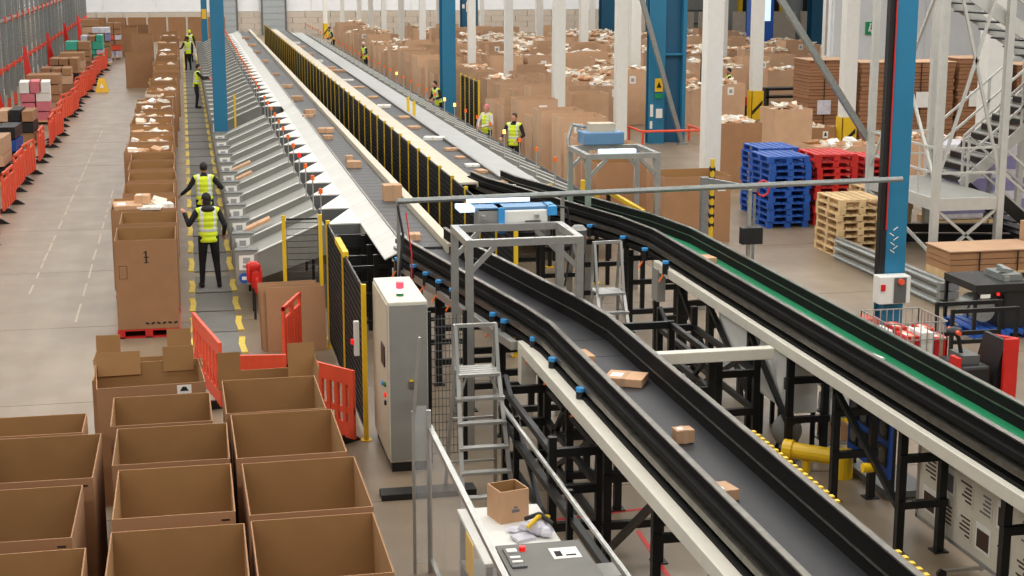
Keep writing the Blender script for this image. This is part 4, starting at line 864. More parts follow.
# ================================================================ people
def remesh(b, voxel, name, mats, smooth_it=4):
    me = bpy.data.meshes.new('tmp'); me.from_pydata(b.v, [], b.f); o = bpy.data.objects.new('tmp', me); COL.objects.link(o)
    r = o.modifiers.new('r', 'REMESH'); r.mode = 'VOXEL'; r.voxel_size = voxel
    s = o.modifiers.new('s', 'SMOOTH'); s.iterations = smooth_it; s.factor = .5
    dg = bpy.context.evaluated_depsgraph_get(); m2 = bpy.data.meshes.new_from_object(o.evaluated_get(dg))
    bpy.data.objects.remove(o); m2.name = name
    m2.materials.clear()
    for m in mats: m2.materials.append(M[m])
    m2.polygons.foreach_set('use_smooth', [True]*len(m2.polygons))
    return m2
def cap(b, p0, p1, r0, r1):
    b.cyl(p0, p1, r0, r1, n=14); b.ell(p0, (r0,)*3, 12, 8); b.ell(p1, (r1,)*3, 12, 8)
def person(label, loc, rz, pose, look='dark', near=False, hgt=1.75, group=None):
    """faces local +y; pose gives elbows and hands (l, r) relative to a 1.75 m figure"""
    t = thing('person', label, 'person', loc, rz, group); t.scale = (hgt/1.75,)*3
    V = Vector; P_ = dict(pose); lean = P_.get('lean', 0.0)
    def L(v): x, y, z = v; return V((x, y+max(0, z-.95)*lean, z))
    sh = {-1: L((-.19, 0, 1.42)), 1: L((.19, 0, 1.42))}; hip = {-1: V((-.095, 0, .93)), 1: V((.095, 0, .93))}
    b = MB(); segs = []
    def seg(p0, p1, r0, r1, m): cap(b, V(p0), V(p1), r0, r1); segs.append((V(p0), V(p1), m, max(r0, r1)))
    # torso
    for z, rx, ry in ((.93, .165, .115), (1.05, .15, .108), (1.18, .165, .115), (1.3, .18, .12), (1.38, .17, .105)): b.ell(L((0, 0, z)), (rx, ry, .12), 14, 8)
    seg(L((0, 0, .95)), L((0, 0, 1.35)), .11, .12, 0)
    seg(L((-.13, 0, 1.42)), L((.13, 0, 1.42)), .075, .075, 0)
    hd = P_.get('head', (0, .02)); turn = P_.get('turn', 0)
    nk = L((0, .0, 1.45)); hc = L((hd[0], hd[1], 1.635))
    seg(nk, hc - V((0, 0, .08)), .055, .052, 3 if look != 'dark' else 0)
    R = Euler((0, 0, turn)).to_matrix()
    b.ell(hc, (.076, .096, .115), 16, 12, rot=R); segs.append((hc, hc+V((0, 0, .02)), 3, .11))
    b.ell(hc + R @ V((0, .035, -.06)), (.055, .06, .055), 12, 8)
    b.ell(hc + R @ V((0, .103, -.015)), (.013, .018, .022), 8, 6)
    for s in (-1, 1): b.ell(hc + R @ V((s*.078, -.005, -.005)), (.012, .022, .032), 8, 6)
    ft = P_.get('feet', ((-.12, .0, 0), (.12, 0, 0)))
    for s, f in ((-1, ft[0]), (1, ft[1])):
        f = V(f); kn = (hip[s]+V((f.x, f.y, .09)))/2 + V((0, .035, .0)); kn.z = .5
        seg(hip[s], kn, .098, .068, 1); seg(kn, V((f.x, f.y-.01, .09)), .064, .045, 1)
        seg(V((f.x, f.y-.03, .05)), V((f.x+.015*s, f.y+.15, .04)), .047, .04, 2)
    for s, key in ((-1, 'l'), (1, 'r')):
        el, ha = P_[key]; el = V(el); ha = V(ha)
        seg(sh[s], el, .062, .05, 0); seg(el, ha, .048, .036, 0)
        d = (ha-el).normalized(); side = d.cross(V((0, 0, 1))); side = side.normalized() if side.length > .1 else V((0, 1, 0)); nrm = side.cross(d)
        pm = ha + d*.06; seg(ha + d*.015, pm, .03, .034, 3); seg(pm - side*.018, pm + side*.018, .024, .024, 3)
        for k, ln in enumerate((.062, .075, .07, .055)):
            o = pm + side*(.03-.02*k) + d*.022; mid = o + d*ln*.55 - nrm*.008; tip = mid + d*ln*.4 - nrm*.025
            seg(o, mid, .0095, .0088, 3); seg(mid, tip, .0088, .0075, 3)
        tb = ha + d*.03 + side*.03; seg(tb, tb + side*.028 + d*.03, .011, .01, 3); seg(tb + side*.028 + d*.03, tb + side*.03 + d*.06 - nrm*.01, .0098, .008, 3)
    top = 'cloth_w' if look == 'white' else 'cloth'
    me = remesh(b, .0085 if near else .016, 'body', [top, 'cloth', 'black', 'skin'], 3)
    mi = []
    for pg in me.polygons:
        c = pg.center; best = 9; bm_ = 0
        for p0, p1, m, r in segs:
            ab = p1-p0; k = 0 if ab.length_squared < 1e-9 else max(0, min(1, (c-p0).dot(ab)/ab.length_squared)); dd = (c-(p0+ab*k)).length - r*.9
            if dd < best: best = dd; bm_ = m
        if bm_ == 0 and c.z < .96: bm_ = 1
        mi.append(bm_)
    me.polygons.foreach_set('material_index', mi)
    link('body', me, t)
    # eyes and mouth
    e = MB()
    for s in (-1, 1): e.ell(hc + R @ V((s*.032, .088, .012)), (.011, .008, .007), 8, 6)
    e.ell(hc + R @ V((0, .094, -.052)), (.022, .006, .005), 8, 6)
    e.build('face_detail', 'ink', t)
    hb = MB()
    hb.ell(hc + R @ V((0, -.018, .028)), (.085, .1, .108), 16, 12, rot=R)
    if P_.get('hood'): hb.ell(hc + R @ V((0, -.03, -.05)), (.078, .085, .09), 14, 10); hb.ell(L((0, -.055, 1.47)), (.13, .085, .07), 14, 10)
    hm_ = remesh(hb, .012, 'hair', [P_.get('hairm', 'hair')], 2)
    bmx = bmesh.new(); bmx.from_mesh(hm_)
    kill = [v for v in bmx.verts if (R.transposed() @ (v.co-hc)).y > .045 and (v.co-hc).z < .055]
    bmesh.ops.delete(bmx, geom=kill, context='VERTS'); bmx.to_mesh(hm_); bmx.free()
    link(P_.get('hairname', 'hair'), hm_, t)
    # vest
    if look != 'plain':
        vb = MB()
        for z, rx, ry in ((.9, .188, .142), (1.0, .182, .135), (1.1, .176, .132), (1.2, .182, .136), (1.3, .196, .138), (1.38, .19, .125)): vb.ell(L((0, 0, z)), (rx, ry, .11), 18, 8)
        for s in (-1, 1): cap(vb, L((s*.1, 0, 1.44)), L((s*.17, 0, 1.43)), .074, .068)
        vm = remesh(vb, .014, 'vest', ['lime', 'refl'], 3)
        bmx = bmesh.new(); bmx.from_mesh(vm)
        kill = [v for v in bmx.verts if v.co.z < .86 or (v.co.z > 1.44 and abs(v.co.x) < .075 and v.co.y - max(0, v.co.z-.95)*lean > -.06)]
        bmesh.ops.delete(bmx, geom=kill, context='VERTS'); bmx.to_mesh(vm); bmx.free()
        mi = []
        for pg in vm.polygons:
            c = pg.center; band = 1.06 < c.z < 1.11 or (abs(abs(c.x)-.115) < .026 and c.z > 1.1)
            mi.append(1 if band else 0)
        vm.polygons.foreach_set('material_index', mi); link('vest', vm, t)
    return t
down = ((.27, .02, 1.14), (.28, .1, .9)); 
person('person in dark hoodie and yellow vest, nearest on the walkway, reaching left into a carton', (.3, 29.35, .02), .1, {'l': ((-.34, .02, 1.19), (-.4, .14, 1.36)), 'r': ((.3, -.03, 1.16), (.3, .14, .98)), 'feet': ((-.14, .05, 0), (.16, -.02, 0)), 'turn': .5, 'head': (-.02, .03), 'hood': True}, near=True, hgt=1.78)
person('person in yellow vest behind the nearest worker, left hand stretched down to a carton', (.3, 34.0, .02), -.05, {'l': ((-.33, .03, 1.2), (-.47, .1, 1.08)), 'r': ((.36, .1, 1.2), (.3, .32, 1.18)), 'turn': .1, 'feet': ((-.1, .08, 0), (.13, 0, 0))}, near=True, hgt=1.76)
person('person in yellow vest facing right, reaching onto chutes beside the blue column', (.42, 65.5, .02), -1.5, {'l': ((-.2, .28, 1.2), (-.08, .5, 1.22)), 'r': ((.22, .26, 1.18), (.12, .5, 1.18)), 'lean': .15, 'turn': 0}, hgt=1.78)
tag(MB().box(1.0, 1.3, 65.3, 65.5, 1.16, 1.2).build('pink_folder', 'pink'), 'bright pink folder held by the worker beside the blue column', 'folder')
person('person in yellow vest with back turned, far down the walkway', (.2, 88.0, .02), .3, {'l': ((-.3, .06, 1.16), (-.36, .25, 1.1)), 'r': down, 'turn': .2}, hgt=1.8)
person('person with a yellow cap behind the far walkway worker', (.35, 95, .02), -.4, {'l': ((-.28, .02, 1.14), (-.3, .1, .92)), 'r': down, 'hairm': 'lime', 'hairname': 'cap'}, hgt=1.85)
p = at(516, 121, 1.7)
person('person in dark jacket and yellow vest standing beyond the right sorter beside a carton', (9.0, 43.2, 0), 2.6, {'l': ((-.3, .06, 1.16), (-.2, .3, 1.05)), 'r': ((.3, .06, 1.16), (.26, .32, 1.1)), 'turn': -.3, 'hairm': 'hairb'}, hgt=1.78)
person('person in white top with pink cap beyond the right sorter near the mesh gate', (8.9, 46.8, 0), 2.2, {'l': ((-.3, .08, 1.16), (-.1, .3, 1.1)), 'r': ((.3, .08, 1.16), (.1, .3, 1.1)), 'hairm': 'hat', 'hairname': 'cap'}, look='white', hgt=1.7)
person('person in yellow vest bending over chutes left of the mid blue column', (8.9, 56.0, 0), 2.0, {'l': ((-.3, .12, 1.18), (-.2, .36, 1.1)), 'r': ((.3, .12, 1.16), (.1, .36, 1.1)), 'lean': .25}, hgt=1.72)
person('person in yellow vest with pale cap, far end of the right sorter', (9.2, 82, 0), 2.0, {'l': ((-.3, .1, 1.18), (-.2, .3, 1.1)), 'r': down, 'hairm': 'cloth_w', 'hairname': 'cap', 'lean': .15}, hgt=1.75)
person('person in yellow vest stooping, farthest along the right sorter', (9.2, 100, 0), 1.8, {'l': ((-.3, .12, 1.18), (-.2, .36, 1.0)), 'r': ((.3, .12, 1.16), (.1, .36, 1.0)), 'lean': .35}, hgt=1.75)
# ================================================================ left storage beside the barriers
def crate_stack(label, x, y, w_, d, h, m, rz=0, extra=None):
    t = thing('stacked_goods', label, 'goods', (x, y, 0), rz, 'goods behind the orange barriers')
    MB().box(-w_/2, w_/2, -d/2, d/2, .1, .14).build('pallet_deck', 'wood', t)
    for s in (-.4, 0, .4): MB().box(s*w_-.05, s*w_+.05, -d/2, d/2, 0, .1).build('runner', 'wood', t)
    r = random.Random(int(x*100+y*7)); z = .14
    while z < h:
        hh = r.uniform(.28, .45); n = r.choice((1, 2, 2, 3)); 
        for k in range(n):
            x0 = -w_/2+k*w_/n+.01; MB().box(x0+r.uniform(0, .04), x0+w_/n-.03, -d/2+r.uniform(0, .08), d/2-r.uniform(0, .08), z, z+hh*r.uniform(.85, 1)).build('box', r.choice(m), t)
        z += hh
    return t
gl = [('pale wooden crate of goods with white wrapped tops', -5.45, 37.5, 1.3, 1.5, 1.0, ['wood', 'film']), ('blue wrapped goods at the left picture edge', -5.1, 34.6, .7, 1.4, 1.2, ['bluepl', 'film']), ('brown cartons and a pale crate behind the third barrier', -5.5, 40.4, 1.4, 1.5, 1.15, ['card', 'wood', 'film']),
 ('large brown cartons with dark lids beside the aisle', -5.6, 44.8, 1.5, 1.6, 1.5, ['card', 'card_pale', 'black']), ('pale cartons and dark goods with a navy bag', -5.6, 48.5, 1.4, 1.5, 1.35, ['card_pale', 'card', 'black', 'navy']), ('brown cartons under a dark cover beside the aisle barriers', -5.55, 54, 1.4, 1.4, 1.5, ['card', 'black', 'card_pale']), ('pink and white striped packs in a tall stack', -5.45, 61, 1.3, 1.4, 1.8, ['film', 'hat', 'white']),
 ('tall brown carton stack mid way down the aisle', -5.5, 65, 1.5, 1.5, 2.1, ['card', 'card_pale']), ('mixed brown cartons half way down the left aisle', -5.4, 70, 1.5, 1.5, 2.0, ['card', 'card_pale', 'card_dark']), ('cartons with black lid beyond the mixed brown stack', -5.5, 75, 1.5, 1.5, 1.9, ['card', 'black', 'card_pale']), ('pale carton stack before the teal totes', -5.5, 80, 1.4, 1.4, 2.1, ['card_pale', 'card']),
 ('teal plastic totes stacked beside cartons', -5.4, 85, 1.5, 1.4, 2.1, ['teal', 'card', 'card']), ('second stack of teal totes near the end of the aisle', -4.9, 90, 1.4, 1.4, 2.2, ['teal', 'film', 'card', 'card']), ('violet and white wrapped goods at far end of the left aisle', -4.6, 94, 1.2, 1.4, 2.2, ['purple', 'film', 'card']), ('orange topped stack farthest down the left aisle', -4.1, 99, 1.0, 1.2, 2.4, ['card', 'orange', 'film']), ('dark red goods beside the carton stack far left', -6.0, 97, 1.2, 1.3, 2.5, ['redpl', 'card_pale', 'card'])]
for lb, x, y, w_, d, h, m in gl: crate_stack(lb, max(x, -5.35) - (.12 if y < 70 else 0), y, w_*.85, d, h*(.72 if y < 83 else .85), m, random.uniform(-.06, .06))
t = thing('wet_floor_sign', 'yellow A-frame caution sign standing in the left aisle', 'sign', (-3.75, 74.6, 0))
for s in (-1, 1): MB().hexa([(-.3, s*.25, 0), (.3, s*.25, 0), (.3, s*.25+.02, 0), (-.3, s*.25+.02, 0), (-.14, s*.02, .62), (.14, s*.02, .62), (.14, s*.02+.02, .62), (-.14, s*.02+.02, .62)]).build('leaf', 'signy', t)
MB().prism([(-.1, -.2, .2), (.1, -.2, .2), (0, -.12, .42)], (0, -.012, 0)).build('symbol', 'white', t)
# ================================================================ right side of the hall
def pallet_proto(m):
    t = thing('pallet', '', 'pallet', (0, 0, 0)); w_, d = 1.0, 1.2
    for k in range(6): MB().box(-.5+k*.172, -.5+k*.172+.13, -d/2, d/2, .125, .147).build('deck_board', m, t)
    for y in (-.55, 0, .55):
        MB().box(-.5, .5, y-.05, y+.05, .1, .125).build('cross_board', m, t)
        for x in (-.43, 0, .43): MB().box(x-.07, x+.07, y-.05, y+.05, .02, .1).build('block', m, t)
    for x in (-.43, 0, .43): MB().box(x-.07, x+.07, -d/2, d/2, 0, .02).build('bottom_board', m, t)
    return t
random.seed(21)
def stack(proto, used, x, y, n, what, group, rz=0):
    for k in range(n):
        pos = 'topmost' if k == n-1 else ('lowest' if k == 0 else '%s from the floor' % nth(k))
        lb = '%s, %s' % (what, pos)
        loc = (x+random.uniform(-.025, .025), y+random.uniform(-.03, .03), k*.149); r = rz+random.uniform(-.03, .03)
        if not used[0]: used[0] = True; proto.location = loc; proto.rotation_euler = (0, 0, r); proto['label'] = lb; proto['group'] = group
        else: copy_tree(proto, loc, r, lb, group=group)
bp, rp2, wp = pallet_proto('bluepl'), pallet_proto('redpl'), pallet_proto('wood')
ub, ur, uw = [False], [False], [False]
stack(bp, ub, 13.4, 34.1, 11, 'blue plastic pallet in the front blue stack', 'blue pallets, front stack')
stack(bp, ub, 13.75, 35.7, 11, 'blue plastic pallet in the rear blue stack', 'blue pallets, rear stack')
stack(rp2, ur, 14.6, 34.3, 11, 'red plastic pallet in the front red stack', 'red pallets, front stack')
stack(rp2, ur, 16.0, 34.6, 10, 'red plastic pallet in the red stack half hidden by staircase', 'red pallets, second stack')
stack(wp, uw, 13.55, 30.5, 8, 'pale wooden pallet in the front wooden stack', 'wooden pallets, front stack')
stack(wp, uw, 15.2, 32.6, 7, 'pale wooden pallet in the stack behind the near blue column', 'wooden pallets, rear stack')
stack(bp, ub, 12.9, 23.3, 1, 'blue pallet under the black equipment', 'blue pallets on the floor at right')
stack(bp, ub, 14.0, 24.1, 1, 'blue pallet carrying odd cartons at right picture edge', 'blue pallets on the floor at right')
# galvanised guard rails piled by the stairs
for k in range(3):
    z = .06+k*.16; x = 13.1
    t = thing('guard_rail', '%s galvanised guard rail of the pile before the stairs' % ('bottom', 'middle', 'top')[k], 'guard rail', (x, 27.7, 0), 0, 'galvanised guard rails')
    prof = [(-.05, z-.06), (.05, z-.06), (.05, z-.03), (0, z), (.05, z+.03), (.05, z+.07), (-.05, z+.07), (-.05, z+.03), (-.1, z), (-.05, z-.03)]
    MB(t).sweep(prof, [(13.0+.05*k, 25.0, 0), (13.0, 29.8, 0)]).build('rail', 'galv', t)
    MB(t).box(12.9, 13.25, 25.0, 25.15, z-.06, z+.07).build('end_bracket', 'galv', t)
for k in range(2):
    t = thing('guard_rail', '%s dark rail lying behind the galvanised pile' % ('lower', 'upper')[k], 'guard rail', (15, 31, 0), 0, 'dark rails')
    MB(t).bar((13.9, 31.5, .12+.22*k), (17.5, 30.6, .12+.22*k), .16, .18).build('rail', 'steelblk', t); MB(t).box(14.2, 14.3, 31.2, 31.6, 0, .1).build('spacer', 'greyd', t)
# staircase tower
t = thing('steel_staircase', 'grey steel stair tower with landing and cross bracing at right', 'staircase', (15.3, 30, 0))
SX0, SX1, SY0, SY1, ZL = 14.6, 16.0, 28.75, 31.9, 1.35
for x in (SX0, SX1):
    for y in (SY0, SY1): MB(t).box(x-.07, x+.07, y-.07, y+.07, 0, 8).build('post', 'stair', t)
for x, y in ((18.2, SY0), (18.2, SY1)): MB(t).box(x-.06, x+.06, y-.06, y+.06, 0, 8).build('post', 'stair', t)
MB(t).box(SX0, SX1, SY0, SY1, ZL-.02, ZL).build('landing_deck', 'grey', t)
MB(t).box(SX0-.04, SX1+.04, SY0-.05, SY0+.0, ZL-.25, ZL).build('landing_beam', 'stair', t); MB(t).box(SX0-.04, SX0, SY0, SY1, ZL-.25, ZL).build('landing_beam', 'stair', t); MB(t).box(SX0-.04, SX1+.04, SY1, SY1+.05, ZL-.25, ZL).build('landing_beam', 'stair', t)
for a, b in (((SX0, SY0, ZL-.2), (SX1-.1, SY0, .1)), ((SX1, SY0, ZL-.2), (SX0+.1, SY0, .1)), ((SX0, SY0, 6), (SX0+.0, SY1, ZL+.2)), ((SX0, SY1, 6), (SX0, SY0, ZL+.2)), ((SX0, SY1, 1.1), (SX0, SY0, .2)), ((SX0, SY0, 6.5), (SX1, SY0, ZL+.3)), ((SX1, SY0, 6.5), (SX0, SY0, ZL+.3)), ((SX1, SY0, 6.8), (18.2, SY0, 2.0))): MB(t).bar(a, b, .055).build('diagonal_brace', 'stair', t)
def flight(x0, z0, x1, z1, y0, y1, n, mt='grey', side='stair'):
    for k in range(n):
        f = (k+.5)/n; x = x0+(x1-x0)*f; z = z0+(z1-z0)*(k+1)/n
        MB(t).box(x-.15, x+.15, y0, y1, z-.03, z).build('tread', mt, t)
        if mt == 'grey': MB(t).box(x-.15, x-.14, y0, y1, z-.16, z-.03).build('riser', 'steelblk', t)
    for y in (y0-.03, y1+.03): MB(t).bar((x0, y, z0), (x1, y, z1), .04, .24).build('stringer', side, t)
    for y in (y0-.03, y1+.03):
        for h in (.55, 1.05): MB(t).bar((x0, y, z0+h), (x1, y, z1+h), .045).build('handrail', 'stair', t)
        for k in range(3): f = k/2; MB(t).bar((x0+(x1-x0)*f, y, z0+(z1-z0)*f), (x0+(x1-x0)*f, y, z0+(z1-z0)*f+1.05), .045).build('baluster', 'stair', t)
flight(SX1, ZL, 18.6, 3.5, 30.4, 31.8, 11)
flight(SX1, ZL, 17.6, 0.05, 28.9, 30.1, 7, 'steelblk', 'steelblk')
flight(14.9, 5.55, 18.6, 3.2, 28.9, 30.1, 13, 'steelblk', 'stair')
for y in (SY0, SY1):
    for h in (.5, 1.0): MB(t).bar((SX0, y, ZL+h), (SX1, y, ZL+h), .04).build('handrail', 'stair', t)
for h in (.5, 1.0): MB(t).bar((SX0, SY0, ZL+h), (SX0, SY1, ZL+h), .04).build('handrail', 'stair', t)
for k in range(5): MB(t).bar((SX0, SY0+k*.78, ZL), (SX0, SY0+k*.78, ZL+1.0), .035).build('baluster', 'stair', t)
# long grey brace in front of the mezzanine
MB(t).bar((14.55, 32.0, 2.2), (11.6, 32.0, 6.4), .13).build('long_brace', 'galv', t)
# white double post behind the stairs
for i, (x, y, wd) in enumerate(((19.8, 36.4, .45),)):
    t = thing('white_post', '%s white post standing behind the stair tower' % ('broad',)[i], 'post', (x, y, 0)); MB(t).box(x-wd/2, x+wd/2, y-wd/2, y+wd/2, 0, 12).build('shaft', 'whitep', t); MB(t).box(x-wd/2-.08, x+wd/2+.08, y-wd/2-.08, y+wd/2+.08, 0, .03).build('base_plate', 'greyd', t)
# flat-packed cardboard piles
def flat_pile(label, x0, x1, y, d, n, m='card_dark', wrap=True):
    t = thing('flat_carton_pile', label, 'cardboard', ((x0+x1)/2, y+d/2, 0), 0, 'piles of flat cartons'); z = .15
    MB(t).box(x0, x1, y, y+d, .1, .15).build('pallet_deck', 'wood', t)
    for f in (0, .45, .9): MB(t).box(x0+(x1-x0)*f, x0+(x1-x0)*(f+.1), y, y+d, 0, .1).build('pallet_runner', 'wood', t)
    for k in range(n):
        h = random.uniform(.10, .16); j = random.uniform(-.03, .03); MB(t).box(x0+j, x1+j, y+random.uniform(-.03, .03), y+d, z, z+h-.012).build('flat_bundle', m, t); z += h
    MB(t).box(x0-.04, x1+.04, y-.04, y+d, z, z+.02).build('top_sheet', 'card_pale', t)
    if wrap:
        for f in (.3, .72): MB(t).box(x0+(x1-x0)*f, x0+(x1-x0)*f+.03, y-.05, y-.04, .15, z).build('strap', 'black', t)
    return t
p = flat_pile('pile of flat brown cartons with a white sheet label left of the near blue column', 20.9, 22.3, 46.6, 1.3, 20)
for i, (a, b) in enumerate(((22.5, 24.2), (24.35, 26.2), (26.4, 28.4), (28.6, 30.4))):
    t = flat_pile('%s tall pile of flat brown cartons seen through the stairs, from the left' % nth(i), a, b, 46.8, 1.4, 21 if i < 2 else 19, wrap=i != 1)
    MB(t).box(a+.35, a+.85, 46.7, 46.72, 1.35, 1.85).build('paper_label', 'white', t)
t = flat_pile('dark wrapped crate of cartons with torn film behind the red pallets', 21.75, 23.6, 52.9, 1.5, 19)
MB(t).box(21.9, 22.4, 52.42, 52.44, .6, 1.1).build('torn_film', 'film', t)
t = flat_pile('low flat pack of brown cartons on the floor under the stair landing', 14.2, 16.1, 27.2, 1.0, 3, 'card')
# wide carton heap below the piles
for i, (x, y, w_, h) in enumerate(((18.2, 41.5, 2.2, .9), (20.5, 41.8, 2.0, 1.0), (22.8, 41.5, 2.2, .9), (25, 42, 2.0, 1.0), (20.2, 38.6, 1.6, .8))):
    t = make_carton('low_carton', '%s of the low wide cartons filled with parcels before the flat piles, from the left' % nth((0, 2, 3, 4, 1)[i]), w_, 1.3, h, (x, y, 0), 0, 'card_pale', 'low wide cartons')
    tag(link('parcel_heap', heap_mesh(w_, 1.3, h-.02, 20, 500+i), t), kind='stuff')
# forklift with driver in the field
p = at(738, 118); fx, fy = p.x-.1, p.y+.6
t = thing('forklift', 'small red and black forklift in the carton field', 'forklift', (fx, fy, 0))
MB(t).box(fx-.9, fx+.5, fy-.5, fy+.5, .25, .8).build('body', 'red', t, bevel=.05); MB(t).box(fx-.8, fx-.1, fy-.45, fy+.45, .8, 1.0).build('seat_base', 'black', t)
MB(t).box(fx-1.1, fx-1.0, fy-.5, fy-.4, .05, 2.4).box(fx-1.1, fx-1.0, fy+.4, fy+.5, .05, 2.4).box(fx-1.1, fx-1.0, fy-.5, fy+.5, 2.3, 2.4).build('mast', 'black', t)
for dy in (-.3, .3): MB(t).box(fx-2.1, fx-1.1, fy+dy-.05, fy+dy+.05, .1, .15).build('fork', 'steelblk', t)
for dx in (-.7, .35):
    for dy in (-.5, .5): MB(t).cyl((fx+dx, fy+dy-.08, .24), (fx+dx, fy+dy+.08, .24), .24, n=14).build('wheel', 'black', t)
person('person in yellow vest driving the red forklift', (fx-.1, fy, .12), 1.4, {'l': ((-.28, .15, 1.18), (-.15, .4, 1.12)), 'r': ((.28, .15, 1.18), (.15, .4, 1.12))}, hgt=1.75)
for dx in (0.9, 1.6, 2.3):
    pass
t = thing('steel_bench', 'dark rail bench beside the forklift', 'rails', (fx+1.6, fy, 0)); MB(t).box(fx+1.3, fx+3.4, fy-.3, fy+.3, 1.0, 1.1).box(fx+1.3, fx+3.4, fy-.3, fy+.3, .7, .78).build('top', 'steelblk', t); MB(t).box(fx+1.35, fx+1.45, fy-.3, fy+.3, 0, 1).box(fx+3.25, fx+3.35, fy-.3, fy+.3, 0, 1).build('leg', 'steelblk', t)
# lit kiosk / blue pillar far right
t = thing('vending_unit', 'tall blue cabinet with glowing screen far behind the white posts', 'cabinet', (31.3, 83, 0)); MB(t).box(30.7, 31.9, 83, 84, 0, 4.5).build('housing', 'bluepl', t); MB(t).box(30.9, 31.7, 82.96, 83, 2.6, 4.2).build('screen', 'lightbar', t)
for i, (x, y) in enumerate(((29.0, 95), (34.5, 92), (38.5, 92), (26.5, 97))): blue_column(0, x, y, 1.3, .8, '%s dark blue dock column far behind, from the left' % nth((1, 2, 3, 0)[i]), m='blued')
for i in range(6):
    x = 30+i*2.3; tag(MB().box(x, x+1.9, 97, 97.3, 0, 2.6).build('dock_barrier', 'brick'), '%s pale block barrier at the dock wall, from the left' % nth(i), 'barrier', 'dock panels')
# ---- equipment at the right picture edge
t = thing('black_equipment', 'black framed equipment with drum standing on a blue pallet at right', 'equipment', (12.6, 23.2, .15))
MB(t).box(12.35, 13.35, 22.75, 23.85, .78, .9).build('top', 'black', t); MB(t).box(12.9, 13.35, 22.8, 23.8, .15, .78).build('cabinet', 'black', t)
for x in (12.38, 12.9):
    for y in (22.8, 23.8): MB(t).bar((x, y, .15), (x, y, .78), .05).build('upright', 'steelblk', t)
MB(t).cyl((12.6, 22.9, .45), (12.6, 23.4, .45), .2, n=18).build('drum', 'galv', t); MB(t).tube([(12.42+.3*math.cos(a*.5)+.15, 22.85, .45+.26*math.sin(a*.5)) for a in range(8)], .02).build('hose', 'black', t)
MB(t).box(12.45, 12.62, 22.76, 22.78, .68, .74).build('label', 'white', t); MB(t).cyl((12.75, 22.76, .74), (12.75, 22.74, .74), .03).build('red_knob', 'redlens', t)
t = thing('light_machine', 'light grey bundle of metal parts on top of the black equipment', 'machine parts', (13.1, 23.3, .9)); MB(t).box(12.95, 13.3, 23.0, 23.6, .9, 1.0).obox((13.1, 23.2, 1.03), (.3, .1, .06), (0, .2, .3)).obox((13.2, 23.4, 1.02), (.1, .3, .05), (.2, 0, .3)).build('parts', 'galv', t); MB(t).box(12.97, 13.05, 22.95, 23.0, .9, .98).build('bracket', 'alu', t)
for i, (x, y, z, s, lb) in enumerate(((13.6, 23.8, .15, (.5, .4, .3), 'brown carton on the blue pallet at the right edge'), (14.0, 24.1, .15, (.3, .4, .2), 'flat carton lying on the blue pallet at right edge'), (13.8, 24.2, .35, (.2, .25, .3), 'small upright carton behind the others on the edge pallet'))): parcel('parcel', lb, (x, y, z), s, .2*i, 'parcel', 'cartons on the edge pallet')
for i, (x, z, h) in enumerate(((16.5, 0, .5), (17.1, 0, .5), (16.5, .5, .45), (17.1, .5, .45), (17.7, 0, .6))): parcel('stacked_carton', ('lower left', 'lower middle', 'upper left', 'upper right', 'lower right')[i] + ' brown taped carton of the group right of the stairs', (x, 28.0, z), (.55, .55, h-.01), .02, 'parcel', 'cartons right of the stairs')
for i in range(3):
    t = thing('wrapped_pallet_load', '%s violet-white film wrapped load under the stairs, from the left' % nth(i), 'wrapped load', (17.4+i*1.25, 33.4, 0), 0, 'film wrapped loads'); MB().box(-.55, .55, -.5, .5, .15, 1.9).build('wrapped_goods', 'film', t, bevel=.06)
    for k in range(3): MB().box(-.56, .56, -.51, -.5, .3+.5*k, .6+.5*k).build('print_band', 'purple', t)
    MB().box(-.6, .6, -.55, .55, 0, .14).build('pallet_deck', 'wood', t)
# electric pallet truck and wire cage
X, Y = 10.27, 19.35
t = thing('pallet_truck', 'red and black electric pallet truck behind the green-belt conveyor', 'pallet truck', (X, Y, 0))
MB(t).box(X-.1, X+.35, Y-.35, Y+.35, .08, .62).build('motor_housing', 'black', t, bevel=.04); MB(t).prism([(X+.35, Y-.3, .05), (X+.62, Y-.3, .05), (X+.62, Y-.3, .95), (X+.56, Y-.3, .95)], (0, .6, 0)).build('backrest', 'black', t)
MB(t).box(X+.5, X+.7, Y-.42, Y-.36, .05, 1.0).hexa([(X+.6, Y-.36, .05), (X+.7, Y-.36, .05), (X+.7, Y+.3, .05), (X+.6, Y+.3, .05), (X+.64, Y-.36, 1.0), (X+.74, Y-.36, 1.0), (X+.74, Y+.3, .9), (X+.64, Y+.3, .9)]).build('red_guard', 'red', t)
MB(t).box(X-.16, X-.1, Y-.35, Y-.12, .05, .75).build('red_cover', 'red', t)
h = MB(t).tube([(X+.1, Y, .6), (X+.02, Y, .95), (X-.05, Y, 1.05)], .03).build('steering_column', 'black', t); MB(t).ell((X-.05, Y, 1.05), (.12, .1, .06)).build('handle', 'black', h); MB(t).cyl((X-.05, Y-.16, 1.05), (X-.05, Y-.08, 1.05), .03).cyl((X-.05, Y+.08, 1.05), (X-.05, Y+.16, 1.05), .03).build('red_grip', 'orange', h)
MB(t).box(X+.0, X+.25, Y-.2, Y+.2, .62, .74).build('battery', 'greyd', t)
for s in (-.25, .25): MB(t).box(X-1.3, X-.1, Y+s-.08, Y+s+.08, .06, .12).build('fork', 'steelblk', t)
for s in (-.25, .25): MB(t).cyl((X+.2, Y+s-.05, .1), (X+.2, Y+s+.05, .1), .1, n=12).build('wheel', 'black', t)
t = thing('wire_cage', 'wire roll cage holding red and white packs behind the green-belt conveyor', 'roll cage', (9.95, 20.3, 0)); x0, x1, y0, y1 = 9.5, 10.4, 19.9, 20.8
b = MB(t)
